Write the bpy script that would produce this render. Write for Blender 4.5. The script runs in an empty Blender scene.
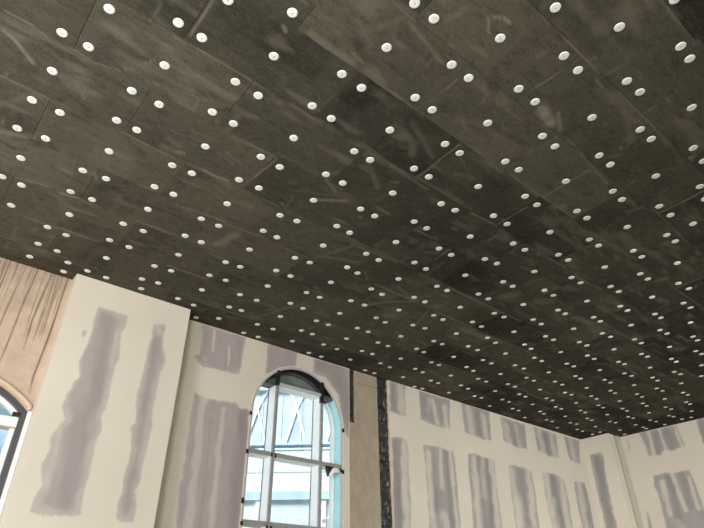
import bpy, bmesh, math, random
import numpy as np
from mathutils import Vector, Matrix
random.seed(5)
SC = bpy.context.scene
COL = SC.collection

# ------------------------------------------------------------------ room measures (metres)
CEIL = 5.218          # underside of the insulation boards
CAM = Vector((1.1113, 0.5516, 1.6))
FOC, PITCH, ROLL, YAW = 555.57, 0.570451, -0.007935, 0.694797
V_WALL, V_RIGHT, V_PIER, V_TAN = 7.46, 7.445, 7.17, 7.365
U_END, U_PIER = 14.5, 13.95
U_MIN, V_MIN = -3.0, -4.0

# ---- measured layout, in metres on each surface
SKY=1.3; SUN=4.6; EXPO=0.42
LIGHTS=[('window_light',(-2.9,2.8,2.4),(2.5,5.2,4.7),3.2,3.0,540,180),
        ('window_light',(-2.9,-2.2,2.4),(8,2.5,2.2),2.4,3.0,450,150),
        ('window_light',(-0.4,-3.9,2.8),(2.4,7,4.4),3.0,3.0,165,110),
        ('window_light',(7.0,-3.9,2.0),(12.5,5,2.0),3.0,3.0,245,78)]
DISCS=[(1,3,1,-0.003,0.046),(2,3,0,0.002,0.001),(2,3,1,0.007,0.009),(2,3,3,0.006,0.01),(2,3,4,0.013,-0.009),(2,4,0,-0.007,0.001),(2,4,1,-0.006,-0.002),(2,4,2,-0.02,-0.003),(2,4,3,-0.002,0.004),(2,5,1,0.05,0.02),(3,1,3,0.018,0.014),(3,2,0,0.005,0.009),(3,2,1,0.009,0.011),(3,2,3,-0.002,0.006),(3,2,4,0.005,-0.004),(3,3,0,0.041,-0.006),(3,3,1,0.016,0.001),(3,3,2,0.008,0.001),(3,3,3,0.019,0.002),(3,3,4,-0.002,-0),(3,4,0,0.01,0.004),(3,4,1,0.013,0),(3,4,2,-0.013,-0.006),(3,4,3,0.005,0.006),(3,4,4,0.009,-0.001),(3,5,1,0.05,0.001),(3,5,2,0.05,0.05),(4,1,3,0,0.013),(4,2,0,0.008,-0),(4,2,3,0.011,0.001),(4,2,4,0.002,-0.006),(4,3,0,-0.004,0.001),(4,3,1,0.015,0.003),(4,3,2,0.001,-0.007),(4,3,3,0.006,0.004),(4,3,4,-0.003,-0.009),(4,4,0,-0.002,0.001),(4,4,1,-0.001,-0.007),(4,4,2,-0.003,-0.005),(4,4,3,0.008,-0.006),(4,4,4,-0.001,-0.012),(4,5,0,-0.006,0.002),(4,5,1,0.001,-0.007),(4,5,2,-0.004,-0.004),(4,5,3,-0.002,-0.007),(4,5,4,-0.014,-0.003),(4,6,0,-0.028,-0.011),(4,6,1,0.001,-0.007),(4,6,2,-0.015,-0.007),(4,6,3,-0.027,0.001),(4,7,1,0.018,-0.025),(5,0,3,0.012,-0.004),(5,1,0,-0.005,-0),(5,1,1,-0.002,0),(5,1,2,0.001,0.016),(5,1,3,0.006,0.007),(5,1,4,-0.002,-0),(5,2,0,-0.005,-0.003),(5,2,1,0.015,0.017),(5,2,2,0.004,0.005),(5,2,3,0.009,0.014),(5,2,4,-0.003,0.007),(5,3,0,-0.011,-0.003),(5,3,1,0.003,0.007),(5,3,2,-0.012,-0),(5,3,3,-0.012,0.002),(5,3,4,-0.021,-0.007),(5,4,0,0.014,-0.007),(5,4,1,0.02,0.002),(5,4,2,-0.01,-0.001),(5,4,3,-0.011,-0.006),(5,4,4,-0.013,-0.005),(5,5,0,-0.03,-0.008),(5,5,1,-0.019,-0.014),(5,5,2,-0.02,-0.007),(5,5,3,-0.03,-0.006),(5,5,4,-0.037,-0.005),(5,6,0,-0.033,-0.012),(5,6,1,-0.023,-0.006),(5,6,2,-0.038,-0.003),(5,6,3,-0.013,-0.001),(5,6,4,-0.03,-0.003),(5,7,0,-0.041,0),(5,7,1,-0.033,0.002),(5,7,2,-0.02,-0.005),(5,7,3,-0.018,-0.012),(5,8,1,-0.022,0.004),(6,0,3,-0.007,0.006),(6,1,0,-0.012,0.004),(6,1,1,-0.02,0.005),(6,1,2,-0.008,0.001),(6,1,3,-0.006,-0.007),(6,1,4,-0.012,-0.005),(6,2,0,-0.004,0.009),(6,2,1,-0.004,-0.004),(6,2,2,0.001,-0.001),(6,2,3,0.008,0.008),(6,2,4,0.02,-0.004),(6,3,0,-0.002,0.006),(6,3,1,0.013,0.005),(6,3,2,0.007,-0.012),(6,3,3,0.004,0.007),(6,3,4,0.005,0.015),(6,4,0,-0.01,0.009),(6,4,1,-0.003,0.008),(6,4,2,-0.001,-0.004),(6,4,3,-0.015,0.001),(6,4,4,-0.02,-0.011),(6,5,0,-0.015,-0.002),(6,5,1,-0.023,-0.026),(6,5,2,-0.008,-0.019),(6,5,3,-0.015,-0.009),(6,5,4,-0.027,-0.013),(6,6,0,-0.013,-0.002),(6,6,1,-0.009,-0.005),(6,6,2,-0.021,-0.013),(6,6,3,-0.002,0.001),(6,6,4,-0.018,-0.009),(6,7,0,-0.042,-0.012),(6,7,1,-0.009,0.008),(6,7,2,-0.019,-0.009),(6,7,3,-0.025,0.001),(6,7,4,-0.041,-0.001),(6,8,0,-0.017,-0.009),(6,8,1,-0.008,0.004),(6,8,2,-0.037,-0.011),(6,8,3,-0.006,-0.003),(6,8,4,-0.016,0.001),(6,9,0,-0.016,0.002),(6,9,1,-0.011,0.003),(6,9,2,-0.016,-0.005),(6,9,3,0.003,0.021),(7,0,0,-0.066,0.005),(7,0,3,0.004,-0.006),(7,0,4,-0.015,0.003),(7,1,0,0.037,-0),(7,1,1,-0.019,-0.006),(7,1,2,0.014,-0.001),(7,1,3,-0.001,0.005),(7,1,4,-0.004,-0.003),(7,2,0,0.047,0.001),(7,2,1,0.015,-0.012),(7,2,2,0.007,0.003),(7,2,3,0.005,-0.003),(7,2,4,0.015,0.006),(7,3,0,0.016,0.012),(7,3,1,-0.006,0.005),(7,3,2,0.008,0.003),(7,3,3,-0.015,-0.014),(7,3,4,-0.006,-0.006),(7,4,0,-0.013,-0.005),(7,4,1,-0.001,0.001),(7,4,2,0.003,-0.007),(7,4,3,-0.011,-0.001),(7,4,4,-0.013,-0.005),(7,5,0,-0.005,0.002),(7,5,1,-0.008,0),(7,5,2,-0.025,-0.011),(7,5,3,-0.015,-0.015),(7,5,4,0.007,-0.005),(7,6,0,0.008,-0.011),(7,6,1,-0.001,-0.002),(7,6,2,-0.014,-0.005),(7,6,3,-0.002,-0.007),(7,6,4,-0.014,0.002),(7,7,0,-0.017,-0.004),(7,7,1,0.006,-0.006),(7,7,2,0,-0.012),(7,7,3,0.026,0.014),(7,7,4,0.01,0.014),(7,8,0,-0.008,0.004),(7,8,1,-0.002,0),(7,8,2,-0.009,-0),(7,8,3,-0.01,0.002),(7,8,4,0.018,0.031),(7,9,0,-0.012,0.012),(7,9,1,0.009,0.017),(7,9,2,0.013,0.01),(7,9,3,0.024,0.012),(7,10,1,0.031,0.009),(8,0,3,-0.029,0.028),(8,0,4,-0.012,0.013),(8,1,0,-0.014,0.008),(8,1,1,-0.005,0.003),(8,1,2,0.004,0.009),(8,1,3,0.007,0.02),(8,1,4,0.01,0.021),(8,2,0,-0.008,0.006),(8,2,1,-0,0.012),(8,2,2,0.003,0.007),(8,2,3,0.03,-0.024),(8,2,4,0.02,0.026),(8,3,0,0.016,-0.011),(8,3,1,0.015,-0.015),(8,3,2,0.017,-0.004),(8,3,3,0.024,-0.023),(8,3,4,0.01,0.007),(8,4,0,0.001,-0.015),(8,4,1,0.006,0),(8,4,2,0.014,0.015),(8,4,3,-0.011,-0.005),(8,4,4,0.012,0.004),(8,5,0,-0.017,-0.003),(8,5,1,-0.009,-0.008),(8,5,2,-0.005,-0.002),(8,5,3,-0.035,-0.015),(8,5,4,-0.008,0.015),(8,6,0,-0.001,0.009),(8,6,1,-0.018,-0.002),(8,6,2,-0.008,0),(8,6,3,0.009,-0.015),(8,6,4,0.004,0.004),(8,7,0,0.01,-0.007),(8,7,1,0.026,0.018),(8,7,2,0.012,-0.002),(8,7,3,0.011,0.002),(8,7,4,-0.025,0.001),(8,8,0,0.018,0.006),(8,8,1,0.012,-0.005),(8,8,2,-0.011,0.001),(8,8,3,0.017,0),(8,8,4,0,0.014),(8,9,0,-0.005,-0.001),(8,9,1,0.032,0.004),(8,9,2,0.016,-0.007),(8,9,3,0.012,0.006),(8,9,4,-0.003,0.017),(8,10,0,0.008,-0.001),(8,10,1,0.041,0.022),(8,10,2,0.018,0.013),(8,10,3,0.027,0.026),(8,10,4,0.042,0.021),(8,11,0,0.016,0.008),(8,11,1,0.05,0.014),(8,11,2,0.028,0.028),(8,11,3,-0.05,0.002),(9,0,0,-0.013,0.01),(9,0,3,-0.011,0.016),(9,0,4,-0.016,0.024),(9,1,0,-0.002,0.006),(9,1,1,-0.004,0.009),(9,1,2,-0.004,0.002),(9,1,3,0.007,0.003),(9,1,4,0.002,0.006),(9,2,0,0.003,-0.01),(9,2,1,0.001,0.002),(9,2,2,0.006,0.001),(9,2,3,-0.006,-0.018),(9,2,4,0.01,0.003),(9,3,0,-0.012,-0.017),(9,3,1,0.003,-0.02),(9,3,2,0.007,-0.023),(9,3,3,-0.005,-0.002),(9,3,4,-0.001,-0.01),(9,4,0,-0.019,-0.015),(9,4,1,0.014,-0.025),(9,4,2,0.003,0.003),(9,4,3,-0.038,-0.006),(9,4,4,-0.027,-0.009),(9,5,0,-0.028,-0.01),(9,5,1,-0.024,-0.041),(9,5,2,-0.027,-0.001),(9,5,3,-0.03,-0.019),(9,5,4,-0.042,-0.01),(9,6,0,-0.039,-0.011),(9,6,1,-0.003,-0.016),(9,6,2,0.001,0.029),(9,6,3,-0.01,-0.004),(9,6,4,-0.026,0),(9,7,0,0.014,0.021),(9,7,1,0.028,-0.01),(9,7,2,-0.012,0.003),(9,7,3,-0.008,0.01),(9,7,4,0.038,0.029),(9,8,0,0.04,0.025),(9,8,1,0.03,0.014),(9,8,2,0.021,0.038),(9,8,3,0.023,0.018),(9,8,4,0.028,0.024),(9,9,0,0.033,0.025),(9,9,1,0.05,0.038),(9,9,2,0.026,0.042),(9,9,3,0.024,0.025),(9,9,4,0.031,0.003),(9,10,0,0.03,0.019),(9,10,1,0.038,0.041),(9,10,2,0.046,0.028),(9,10,3,0.05,0.048),(9,10,4,0.05,0.043),(9,11,1,0.05,0.017),(9,11,2,-0.002,0.015),(10,0,4,0.01,0),(10,1,0,-0.006,0.011),(10,1,1,-0.017,0.026),(10,1,2,-0.014,0.017),(10,1,3,-0.014,0.012),(10,1,4,-0.009,0.016),(10,2,0,0.014,0.007),(10,2,1,0.006,0.013),(10,2,2,0.01,0.009),(10,2,3,0.011,-0.004),(10,2,4,0.022,0.004),(10,3,0,0.015,-0.033),(10,3,1,0.027,-0.023),(10,3,2,0.008,-0.016),(10,3,3,0.001,-0.034),(10,3,4,-0.001,-0.008),(10,4,0,0.002,-0.025),(10,4,1,0.016,-0.023),(10,4,2,0.01,-0.015),(10,4,3,-0.005,-0.024),(10,4,4,-0.009,-0.042),(10,5,0,-0.01,-0.02),(10,5,1,0.001,-0.027),(10,5,2,-0.013,-0.018),(10,5,3,0.002,-0.041),(10,5,4,0.003,-0.014),(10,6,0,0.005,0.003),(10,6,1,-0.017,-0.024),(10,6,2,-0.013,-0.02),(10,6,3,0.006,-0.039),(10,6,4,-0.013,-0.01),(10,7,0,0.02,-0.001),(10,7,1,0.028,-0),(10,7,2,0.008,-0.01),(10,7,3,0.026,0.022),(10,7,4,0.019,0.015),(10,8,0,0.034,0.025),(10,8,1,0.034,0.021),(10,8,2,0.05,0.019),(10,8,3,0.05,0.032),(10,8,4,0.049,0.024),(10,9,0,0.05,0.02),(10,9,1,0.05,0.029),(10,9,2,0.05,0.014),(10,9,3,0.05,0.029),(10,9,4,0.045,0.024),(10,10,0,0.048,0.029),(10,10,1,0.05,0.042),(10,10,2,0.05,0.041),(10,10,3,0.05,0.046),(10,10,4,0.048,0.03),(10,11,0,0.034,0.021),(10,11,1,0.027,0.01),(10,11,2,0.018,0.006),(11,0,3,-0.015,-0.006),(11,0,4,-0.023,-0.01),(11,1,0,-0.014,0.005),(11,1,1,-0.005,0.013),(11,1,2,-0.021,0.018),(11,1,3,-0.002,0.007),(11,1,4,-0.004,0.018),(11,2,0,0.005,-0.018),(11,2,1,-0.004,-0.027),(11,2,2,-0.001,-0.006),(11,2,3,0.011,-0.021),(11,2,4,-0.05,-0.015),(11,3,0,0.011,-0.023),(11,3,1,-0.008,-0.037),(11,3,2,0.003,-0.02),(11,3,3,0.002,-0.04),(11,3,4,-0.014,-0.035),(11,4,0,-0.003,-0.042),(11,4,1,-0.003,-0.043),(11,4,2,-0.005,-0.039),(11,4,3,-0.016,-0.034),(11,4,4,-0.032,-0.034),(11,5,0,-0.023,-0.003),(11,5,1,-0.01,-0.05),(11,5,2,-0.022,-0.035),(11,5,3,-0.022,-0.037),(11,5,4,-0.012,-0.009),(11,6,0,-0.01,-0.007),(11,6,1,-0.006,-0.006),(11,6,2,-0.026,-0.006),(11,6,3,0.001,0.002),(11,6,4,-0.011,-0.005),(11,7,0,0.036,0.004),(11,7,1,0.033,0.034),(11,7,2,0.013,-0.01),(11,7,3,0.038,0.017),(11,7,4,0.045,0.028),(11,8,0,0.043,0.019),(11,8,1,0.048,0.02),(11,8,2,0.05,0.036),(11,8,3,0.05,-0.009),(11,8,4,0.05,0.02),(11,9,0,0.05,0.05),(11,9,1,0.05,0.033),(11,9,2,0.05,0.026),(11,9,3,0.05,0.041),(11,9,4,0.05,0.034),(11,10,0,0.05,0.05),(11,10,1,0.045,0.01),(11,10,2,0.05,0.044),(11,10,3,0.036,0.017),(11,11,0,-0.05,-0.05),(11,11,2,0.047,0.05),(12,1,0,-0.121,-0.064),(12,1,4,0.006,0.035),(12,2,2,0.039,0.051),(12,2,4,-0.036,-0.006),(12,3,0,-0.036,-0.023),(12,3,2,0.008,0.03),(12,3,3,-0.024,-0.039),(12,3,4,-0.013,-0.01),(12,4,0,0.006,-0.05),(12,4,1,0.02,-0.05),(12,4,2,0.046,-0.019),(12,4,3,-0.037,-0.05),(12,4,4,-0.044,-0.05),(12,5,0,-0.042,-0.05),(12,5,1,0.012,-0.05),(12,5,2,0.025,-0.046),(12,5,3,-0.05,-0.05),(12,5,4,-0.05,-0.048),(12,6,0,-0.019,-0.03),(12,6,1,-0.036,-0.05),(12,6,2,-0.009,-0.014),(12,6,3,-0.022,-0.019),(12,6,4,-0.01,-0.018),(12,7,0,0.018,0.001),(12,7,1,-0.035,-0.035),(12,7,2,-0.012,-0.016),(12,7,3,0.044,0.02),(12,7,4,0.05,0.027),(12,8,0,0.05,0.02),(12,8,1,0.037,0.019),(12,8,2,0.034,0.008),(12,8,3,0.05,0.05),(12,8,4,0.05,0.034),(12,9,0,0.05,0.041),(12,9,1,0.05,0.023),(12,9,2,0.05,0.033),(12,9,4,0.05,0.04),(12,10,0,0.05,0.029),(12,10,2,0.05,0.035),(12,10,4,0.039,0.034),(12,11,2,0.05,0.029)]
EXTRA=[(2.065, 6.99), (7.097, 1.917), (2.085, 7.236), (2.983, 7.043), (3.9, 7.35), (14.332, 5.605), (14.223, 5.181), (14.159, 6.007), (14.308, 6.013), (13.769, 7.025)]
PATCHES=[('P',[(2.562,4.882),(2.942,4.867),(2.951,4.717),(2.911,4.611),(2.958,4.292),(2.932,4.14),(2.934,3.915),(2.945,3.648),(2.911,3.576),(2.95,3.441),(2.917,3.284),(2.92,3.065),(2.929,2.878),(2.916,2.695),(2.948,2.544),(2.891,2.517),(2.568,2.499),(2.447,2.52),(2.437,2.666),(2.48,2.779),(2.421,2.994),(2.465,3.116),(2.433,3.252),(2.482,3.393),(2.522,3.463),(2.469,3.578),(2.472,3.602),(2.49,3.761),(2.55,3.961),(2.516,4.146),(2.553,4.415),(2.549,4.653)],[([(2.85,4.593),(2.862,4.414),(2.874,4.182)],0.07,0.35),([(2.518,3.363),(2.536,3.103),(2.527,2.807)],0.08,0.3)],[([(2.726,4.772),(2.74,4.469),(2.76,4.153),(2.785,3.773),(2.711,3.473),(2.73,3.253),(2.748,2.948),(2.755,2.656)],0.17,0.55)]),
('P',[(2.457,4.51),(2.496,4.561),(2.523,4.495),(2.508,4.417),(2.47,4.435)],[],[]),
('P',[(3.265,4.847),(3.339,4.893),(3.426,4.897),(3.449,4.854),(3.43,4.702),(3.464,4.552),(3.53,4.413),(3.49,4.219),(3.485,4.011),(3.479,3.756),(3.505,3.622),(3.507,3.355),(3.484,3.17),(3.497,2.973),(3.457,2.846),(3.499,2.709),(3.499,2.524),(3.392,2.497),(3.299,2.53),(3.269,2.663),(3.3,2.805),(3.284,2.994),(3.303,3.27),(3.255,3.496),(3.291,3.582),(3.259,3.739),(3.246,3.986),(3.263,4.253),(3.259,4.495),(3.272,4.655),(3.268,4.75)],[([(3.323,4.865),(3.366,4.748)],0.09,0.45)],[([(3.355,4.616),(3.352,4.245),(3.336,3.699),(3.354,3.408),(3.364,2.98),(3.379,2.673)],0.12,0.35)]),
('W',[(4.038,5.23),(4.352,5.236),(4.795,5.241),(4.766,5.058),(4.763,4.875),(4.745,4.616),(4.713,4.587),(4.307,4.582),(4.155,4.576),(4.05,4.632),(3.998,4.692),(4.064,4.752),(4.072,4.906)],[([(4.254,5.149),(4.262,5.027),(4.268,4.852)],0.045,0.85),([(4.519,4.977),(4.529,4.857),(4.537,4.705)],0.035,0.75),([(4.151,4.723),(4.179,4.681)],0.035,0.6),([(4.683,4.645),(4.683,4.608)],0.03,0.5)],[([(4.138,5.058),(4.168,4.781)],0.08,0.3),([(4.7,5.108),(4.697,4.725)],0.07,0.35)]),
('W',[(5.14,5.271),(5.725,5.265),(5.703,4.97),(5.596,4.86),(5.469,4.812),(5.156,4.703)],[([(5.38,4.904),(5.382,4.759)],0.05,0.5)],[([(5.223,5.16),(5.235,4.802)],0.07,0.2)]),
('W',[(6.042,5.3),(6.784,5.3),(6.842,4.295),(6.778,4.012),(6.656,4.149),(6.549,4.7),(6.278,4.926),(6.015,4.947)],[],[([(6.209,5.186),(6.377,5.089),(6.654,4.808),(6.759,4.329)],0.3,0.5)]),
('W',[(4.086,4.198),(4.322,4.162),(4.713,4.193),(4.802,4.13),(4.925,4.135),(4.958,4.133),(4.984,3.591),(4.97,2.934),(4.966,2.602),(4.971,2.058),(4.098,2.031),(4.105,2.537),(4.077,2.842),(4.095,3.174),(4.077,3.628),(4.076,4.001)],[([(4.229,4.131),(4.251,3.584),(4.258,2.992),(4.274,2.549),(4.293,2.211)],0.13,0.5),([(4.544,4.057),(4.555,3.342),(4.558,3.027),(4.568,2.597),(4.584,2.225)],0.11,0.55),([(4.256,4.176),(4.27,4.08)],0.08,0.4)],[([(4.885,4.086),(4.897,3.577),(4.875,3.028),(4.914,2.366)],0.2,0.75),([(4.373,3.868),(4.409,3.146),(4.421,2.561)],0.05,0.3)]),
('D',[(7.694,5.225),(8.132,5.247),(8.095,5.01),(8.093,4.646),(7.958,4.62),(7.671,4.651)],[([(7.97,5.156),(7.98,4.907),(7.976,4.712)],0.2,0.8)],[([(7.753,5.172),(7.742,4.703)],0.15,0.4)]),
('D',[(8.426,5.233),(9.328,5.236),(9.278,4.903),(9.244,4.626),(8.977,4.591),(8.602,4.614),(8.44,4.648),(8.435,4.95)],[([(8.815,5.07),(8.848,4.927),(8.875,4.691)],0.18,0.75),([(9.134,5.013),(9.134,4.821),(9.12,4.643)],0.18,0.8),([(8.707,5.034),(8.661,4.862)],0.15,0.3)],[([(8.545,5.108),(8.627,4.829)],0.2,0.4),([(9.027,5.101),(9.01,4.69)],0.1,0.4)]),
('D',[(9.625,5.268),(10.525,5.221),(10.501,4.932),(10.467,4.6),(10.151,4.572),(9.64,4.629)],[([(9.837,5.109),(9.868,4.669)],0.2,0.7),([(10.293,5.072),(10.292,4.694)],0.2,0.7)],[([(10.076,5.157),(10.103,4.71)],0.15,0.5)]),
('D',[(10.847,5.192),(11.718,5.178),(11.69,4.928),(11.652,4.615),(11.314,4.593),(10.85,4.656)],[([(10.999,5.018),(11.022,4.71)],0.25,0.6),([(11.364,5.032),(11.377,4.665)],0.2,0.4)],[([(11.209,5.004),(11.231,4.667)],0.2,0.4)]),
('D',[(12.028,5.196),(12.912,5.167),(12.878,4.906),(12.834,4.596),(12.395,4.585),(12.025,4.652)],[([(12.225,5.076),(12.234,4.668)],0.25,0.6),([(12.678,5.07),(12.659,4.651)],0.25,0.6)],[([(12.439,5.057),(12.465,4.649)],0.2,0.6)]),
('D',[(13.201,5.177),(13.885,5.186),(13.688,4.607),(13.244,4.616)],[([(13.481,5.09),(13.446,4.685)],0.3,0.6)],[([(13.359,5.099),(13.326,4.695)],0.2,0.3)]),
('D',[(7.678,4.213),(7.796,4.245),(7.931,4.256),(8.049,4.24),(8.077,4.172),(8.097,4.009),(8.074,3.657),(8.08,3.323),(8.059,2.836),(8.043,2.487),(7.646,2.466),(7.653,2.805),(7.685,3.946)],[([(7.972,4.133),(7.966,3.757),(7.962,3.31),(7.954,2.828),(7.934,2.482)],0.19,0.85)],[([(7.785,4.079),(7.778,3.508),(7.76,2.813)],0.2,0.6)]),
('D',[(8.452,4.21),(8.757,4.25),(9.254,4.217),(9.271,4.019),(9.307,4.194),(9.285,3.938),(9.263,3.45),(9.258,2.927),(9.222,2.55),(8.461,2.51),(8.453,2.866),(8.46,3.364),(8.45,4.063)],[([(8.57,4.081),(8.564,3.721),(8.552,3.329),(8.56,3.107)],0.17,0.8),([(8.903,4.182),(8.88,3.882),(8.871,3.547)],0.12,0.7),([(9.159,4.197),(9.149,3.556),(9.16,3.162),(9.158,2.919)],0.13,0.75),([(8.579,3.065),(8.572,2.875)],0.2,0.6),([(8.854,3.045),(8.886,2.899)],0.25,0.7)],[([(9.045,4.255),(9.033,3.782),(9.018,3.308),(9.012,2.908)],0.16,0.6),([(8.704,3.505),(8.672,2.986)],0.1,0.5)]),
('D',[(9.659,4.247),(9.868,4.279),(10.123,4.257),(10.462,4.236),(10.457,4.046),(10.423,3.015),(10.381,2.551),(9.541,2.509),(9.572,2.951),(9.604,3.484),(9.614,3.923)],[([(9.831,4.158),(9.786,3.59),(9.752,2.964),(9.709,2.518)],0.22,0.75),([(10.069,4.16),(10.01,3.528)],0.2,0.4),([(10.359,4.163),(10.329,3.562),(10.287,3.005)],0.25,0.8)],[([(9.998,4.182),(9.936,3.52),(9.908,2.976)],0.15,0.5),([(10.242,4.194),(10.171,3.457),(10.093,2.696)],0.18,0.6)]),
('D',[(10.872,4.187),(11.01,4.246),(11.215,4.235),(11.511,4.226),(11.678,4.198),(11.674,3.707),(11.62,3.106),(11.558,2.61),(10.795,2.572),(10.81,3.045),(10.829,3.708)],[([(10.949,4.077),(10.952,3.629),(10.939,3.089)],0.25,0.7),([(11.534,4.154),(11.506,3.689),(11.435,3.128)],0.25,0.75),([(11.067,3.549),(11.02,3.096)],0.3,0.4)],[([(11.26,4.094),(11.21,3.2)],0.2,0.5)]),
('D',[(12.042,4.222),(12.375,4.25),(12.701,4.23),(12.874,4.173),(12.881,3.685),(12.833,3.199),(12.713,2.668),(12.03,2.633),(12.035,3.138),(11.986,3.643)],[([(12.162,4.171),(12.125,3.658),(12.125,3.145)],0.3,0.75),([(12.741,4.156),(12.692,3.616),(12.687,3.187)],0.3,0.75),([(12.266,3.672),(12.231,3.19)],0.3,0.4)],[([(12.392,4.164),(12.391,3.636),(12.402,3.166)],0.2,0.6)]),
('D',[(13.228,4.19),(13.705,4.221),(13.743,3.824),(13.701,3.265),(13.549,2.709),(13.147,2.689),(13.181,3.225),(13.166,3.662)],[([(13.441,4.162),(13.389,3.48),(13.281,2.885)],0.35,0.6)],[([(13.559,4.123),(13.501,3.389)],0.2,0.4)]),
('C',[(7.33,4.844),(7.037,4.858),(6.969,4.774),(7.028,4.227),(7.038,3.77),(7.044,3.243),(7.055,2.722),(7.322,2.741),(7.345,3.274),(7.336,3.963),(7.336,4.652)],[([(7.096,3.603),(7.047,3.475)],0.04,0.5),([(7.25,4.746),(7.292,3.905)],0.06,0.2)],[([(7.162,4.729),(7.18,3.992),(7.18,3.257)],0.17,0.6)]),
('E',[(6.293,5.254),(5.409,5.218),(5.403,4.981),(5.38,4.712),(5.701,4.681),(5.863,4.713),(5.938,4.63),(6.229,4.671),(6.246,4.963)],[([(6.062,5.176),(6.09,4.708)],0.1,0.85),([(5.822,5.173),(5.8,4.724)],0.08,0.8),([(5.474,5.169),(5.477,4.9),(5.448,4.692)],0.09,0.85)],[([(5.946,5.1),(5.979,4.711)],0.15,0.4),([(5.657,5.136),(5.664,4.721)],0.14,0.4)]),
('E',[(6.246,4.279),(5.92,4.294),(5.837,4.248),(5.452,4.274),(5.417,3.962),(5.406,3.525),(5.392,3.115),(5.378,2.666),(6.268,2.732),(6.282,3.206),(6.253,3.769),(6.29,4.051)],[([(6.081,4.088),(6.1,3.794),(6.124,3.485)],0.15,0.8),([(5.832,4.233),(5.809,3.887),(5.769,3.507)],0.11,0.8),([(5.514,4.111),(5.523,3.845),(5.525,3.498)],0.1,0.75),([(5.997,3.297),(5.967,3.174)],0.2,0.4)],[([(5.931,4.18),(5.926,3.592),(6.061,2.881)],0.14,0.5),([(5.646,4.179),(5.662,3.558)],0.14,0.4)]),
('E',[(5.014,5.257),(4.757,5.267),(4.252,5.189),(4.368,4.618),(4.929,4.62),(5.054,4.716)],[([(4.703,5.157),(4.803,4.663)],0.1,0.8)],[([(4.944,5.119),(4.976,4.746)],0.1,0.4)]),
('E',[(6.6,5.166),(6.548,5.155),(6.571,4.852),(6.629,4.838)],[],[]),
('E',[(6.591,3.632),(6.549,3.491),(6.554,3.182),(6.587,2.756),(6.705,2.765),(6.657,3.245)],[],[])]
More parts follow.
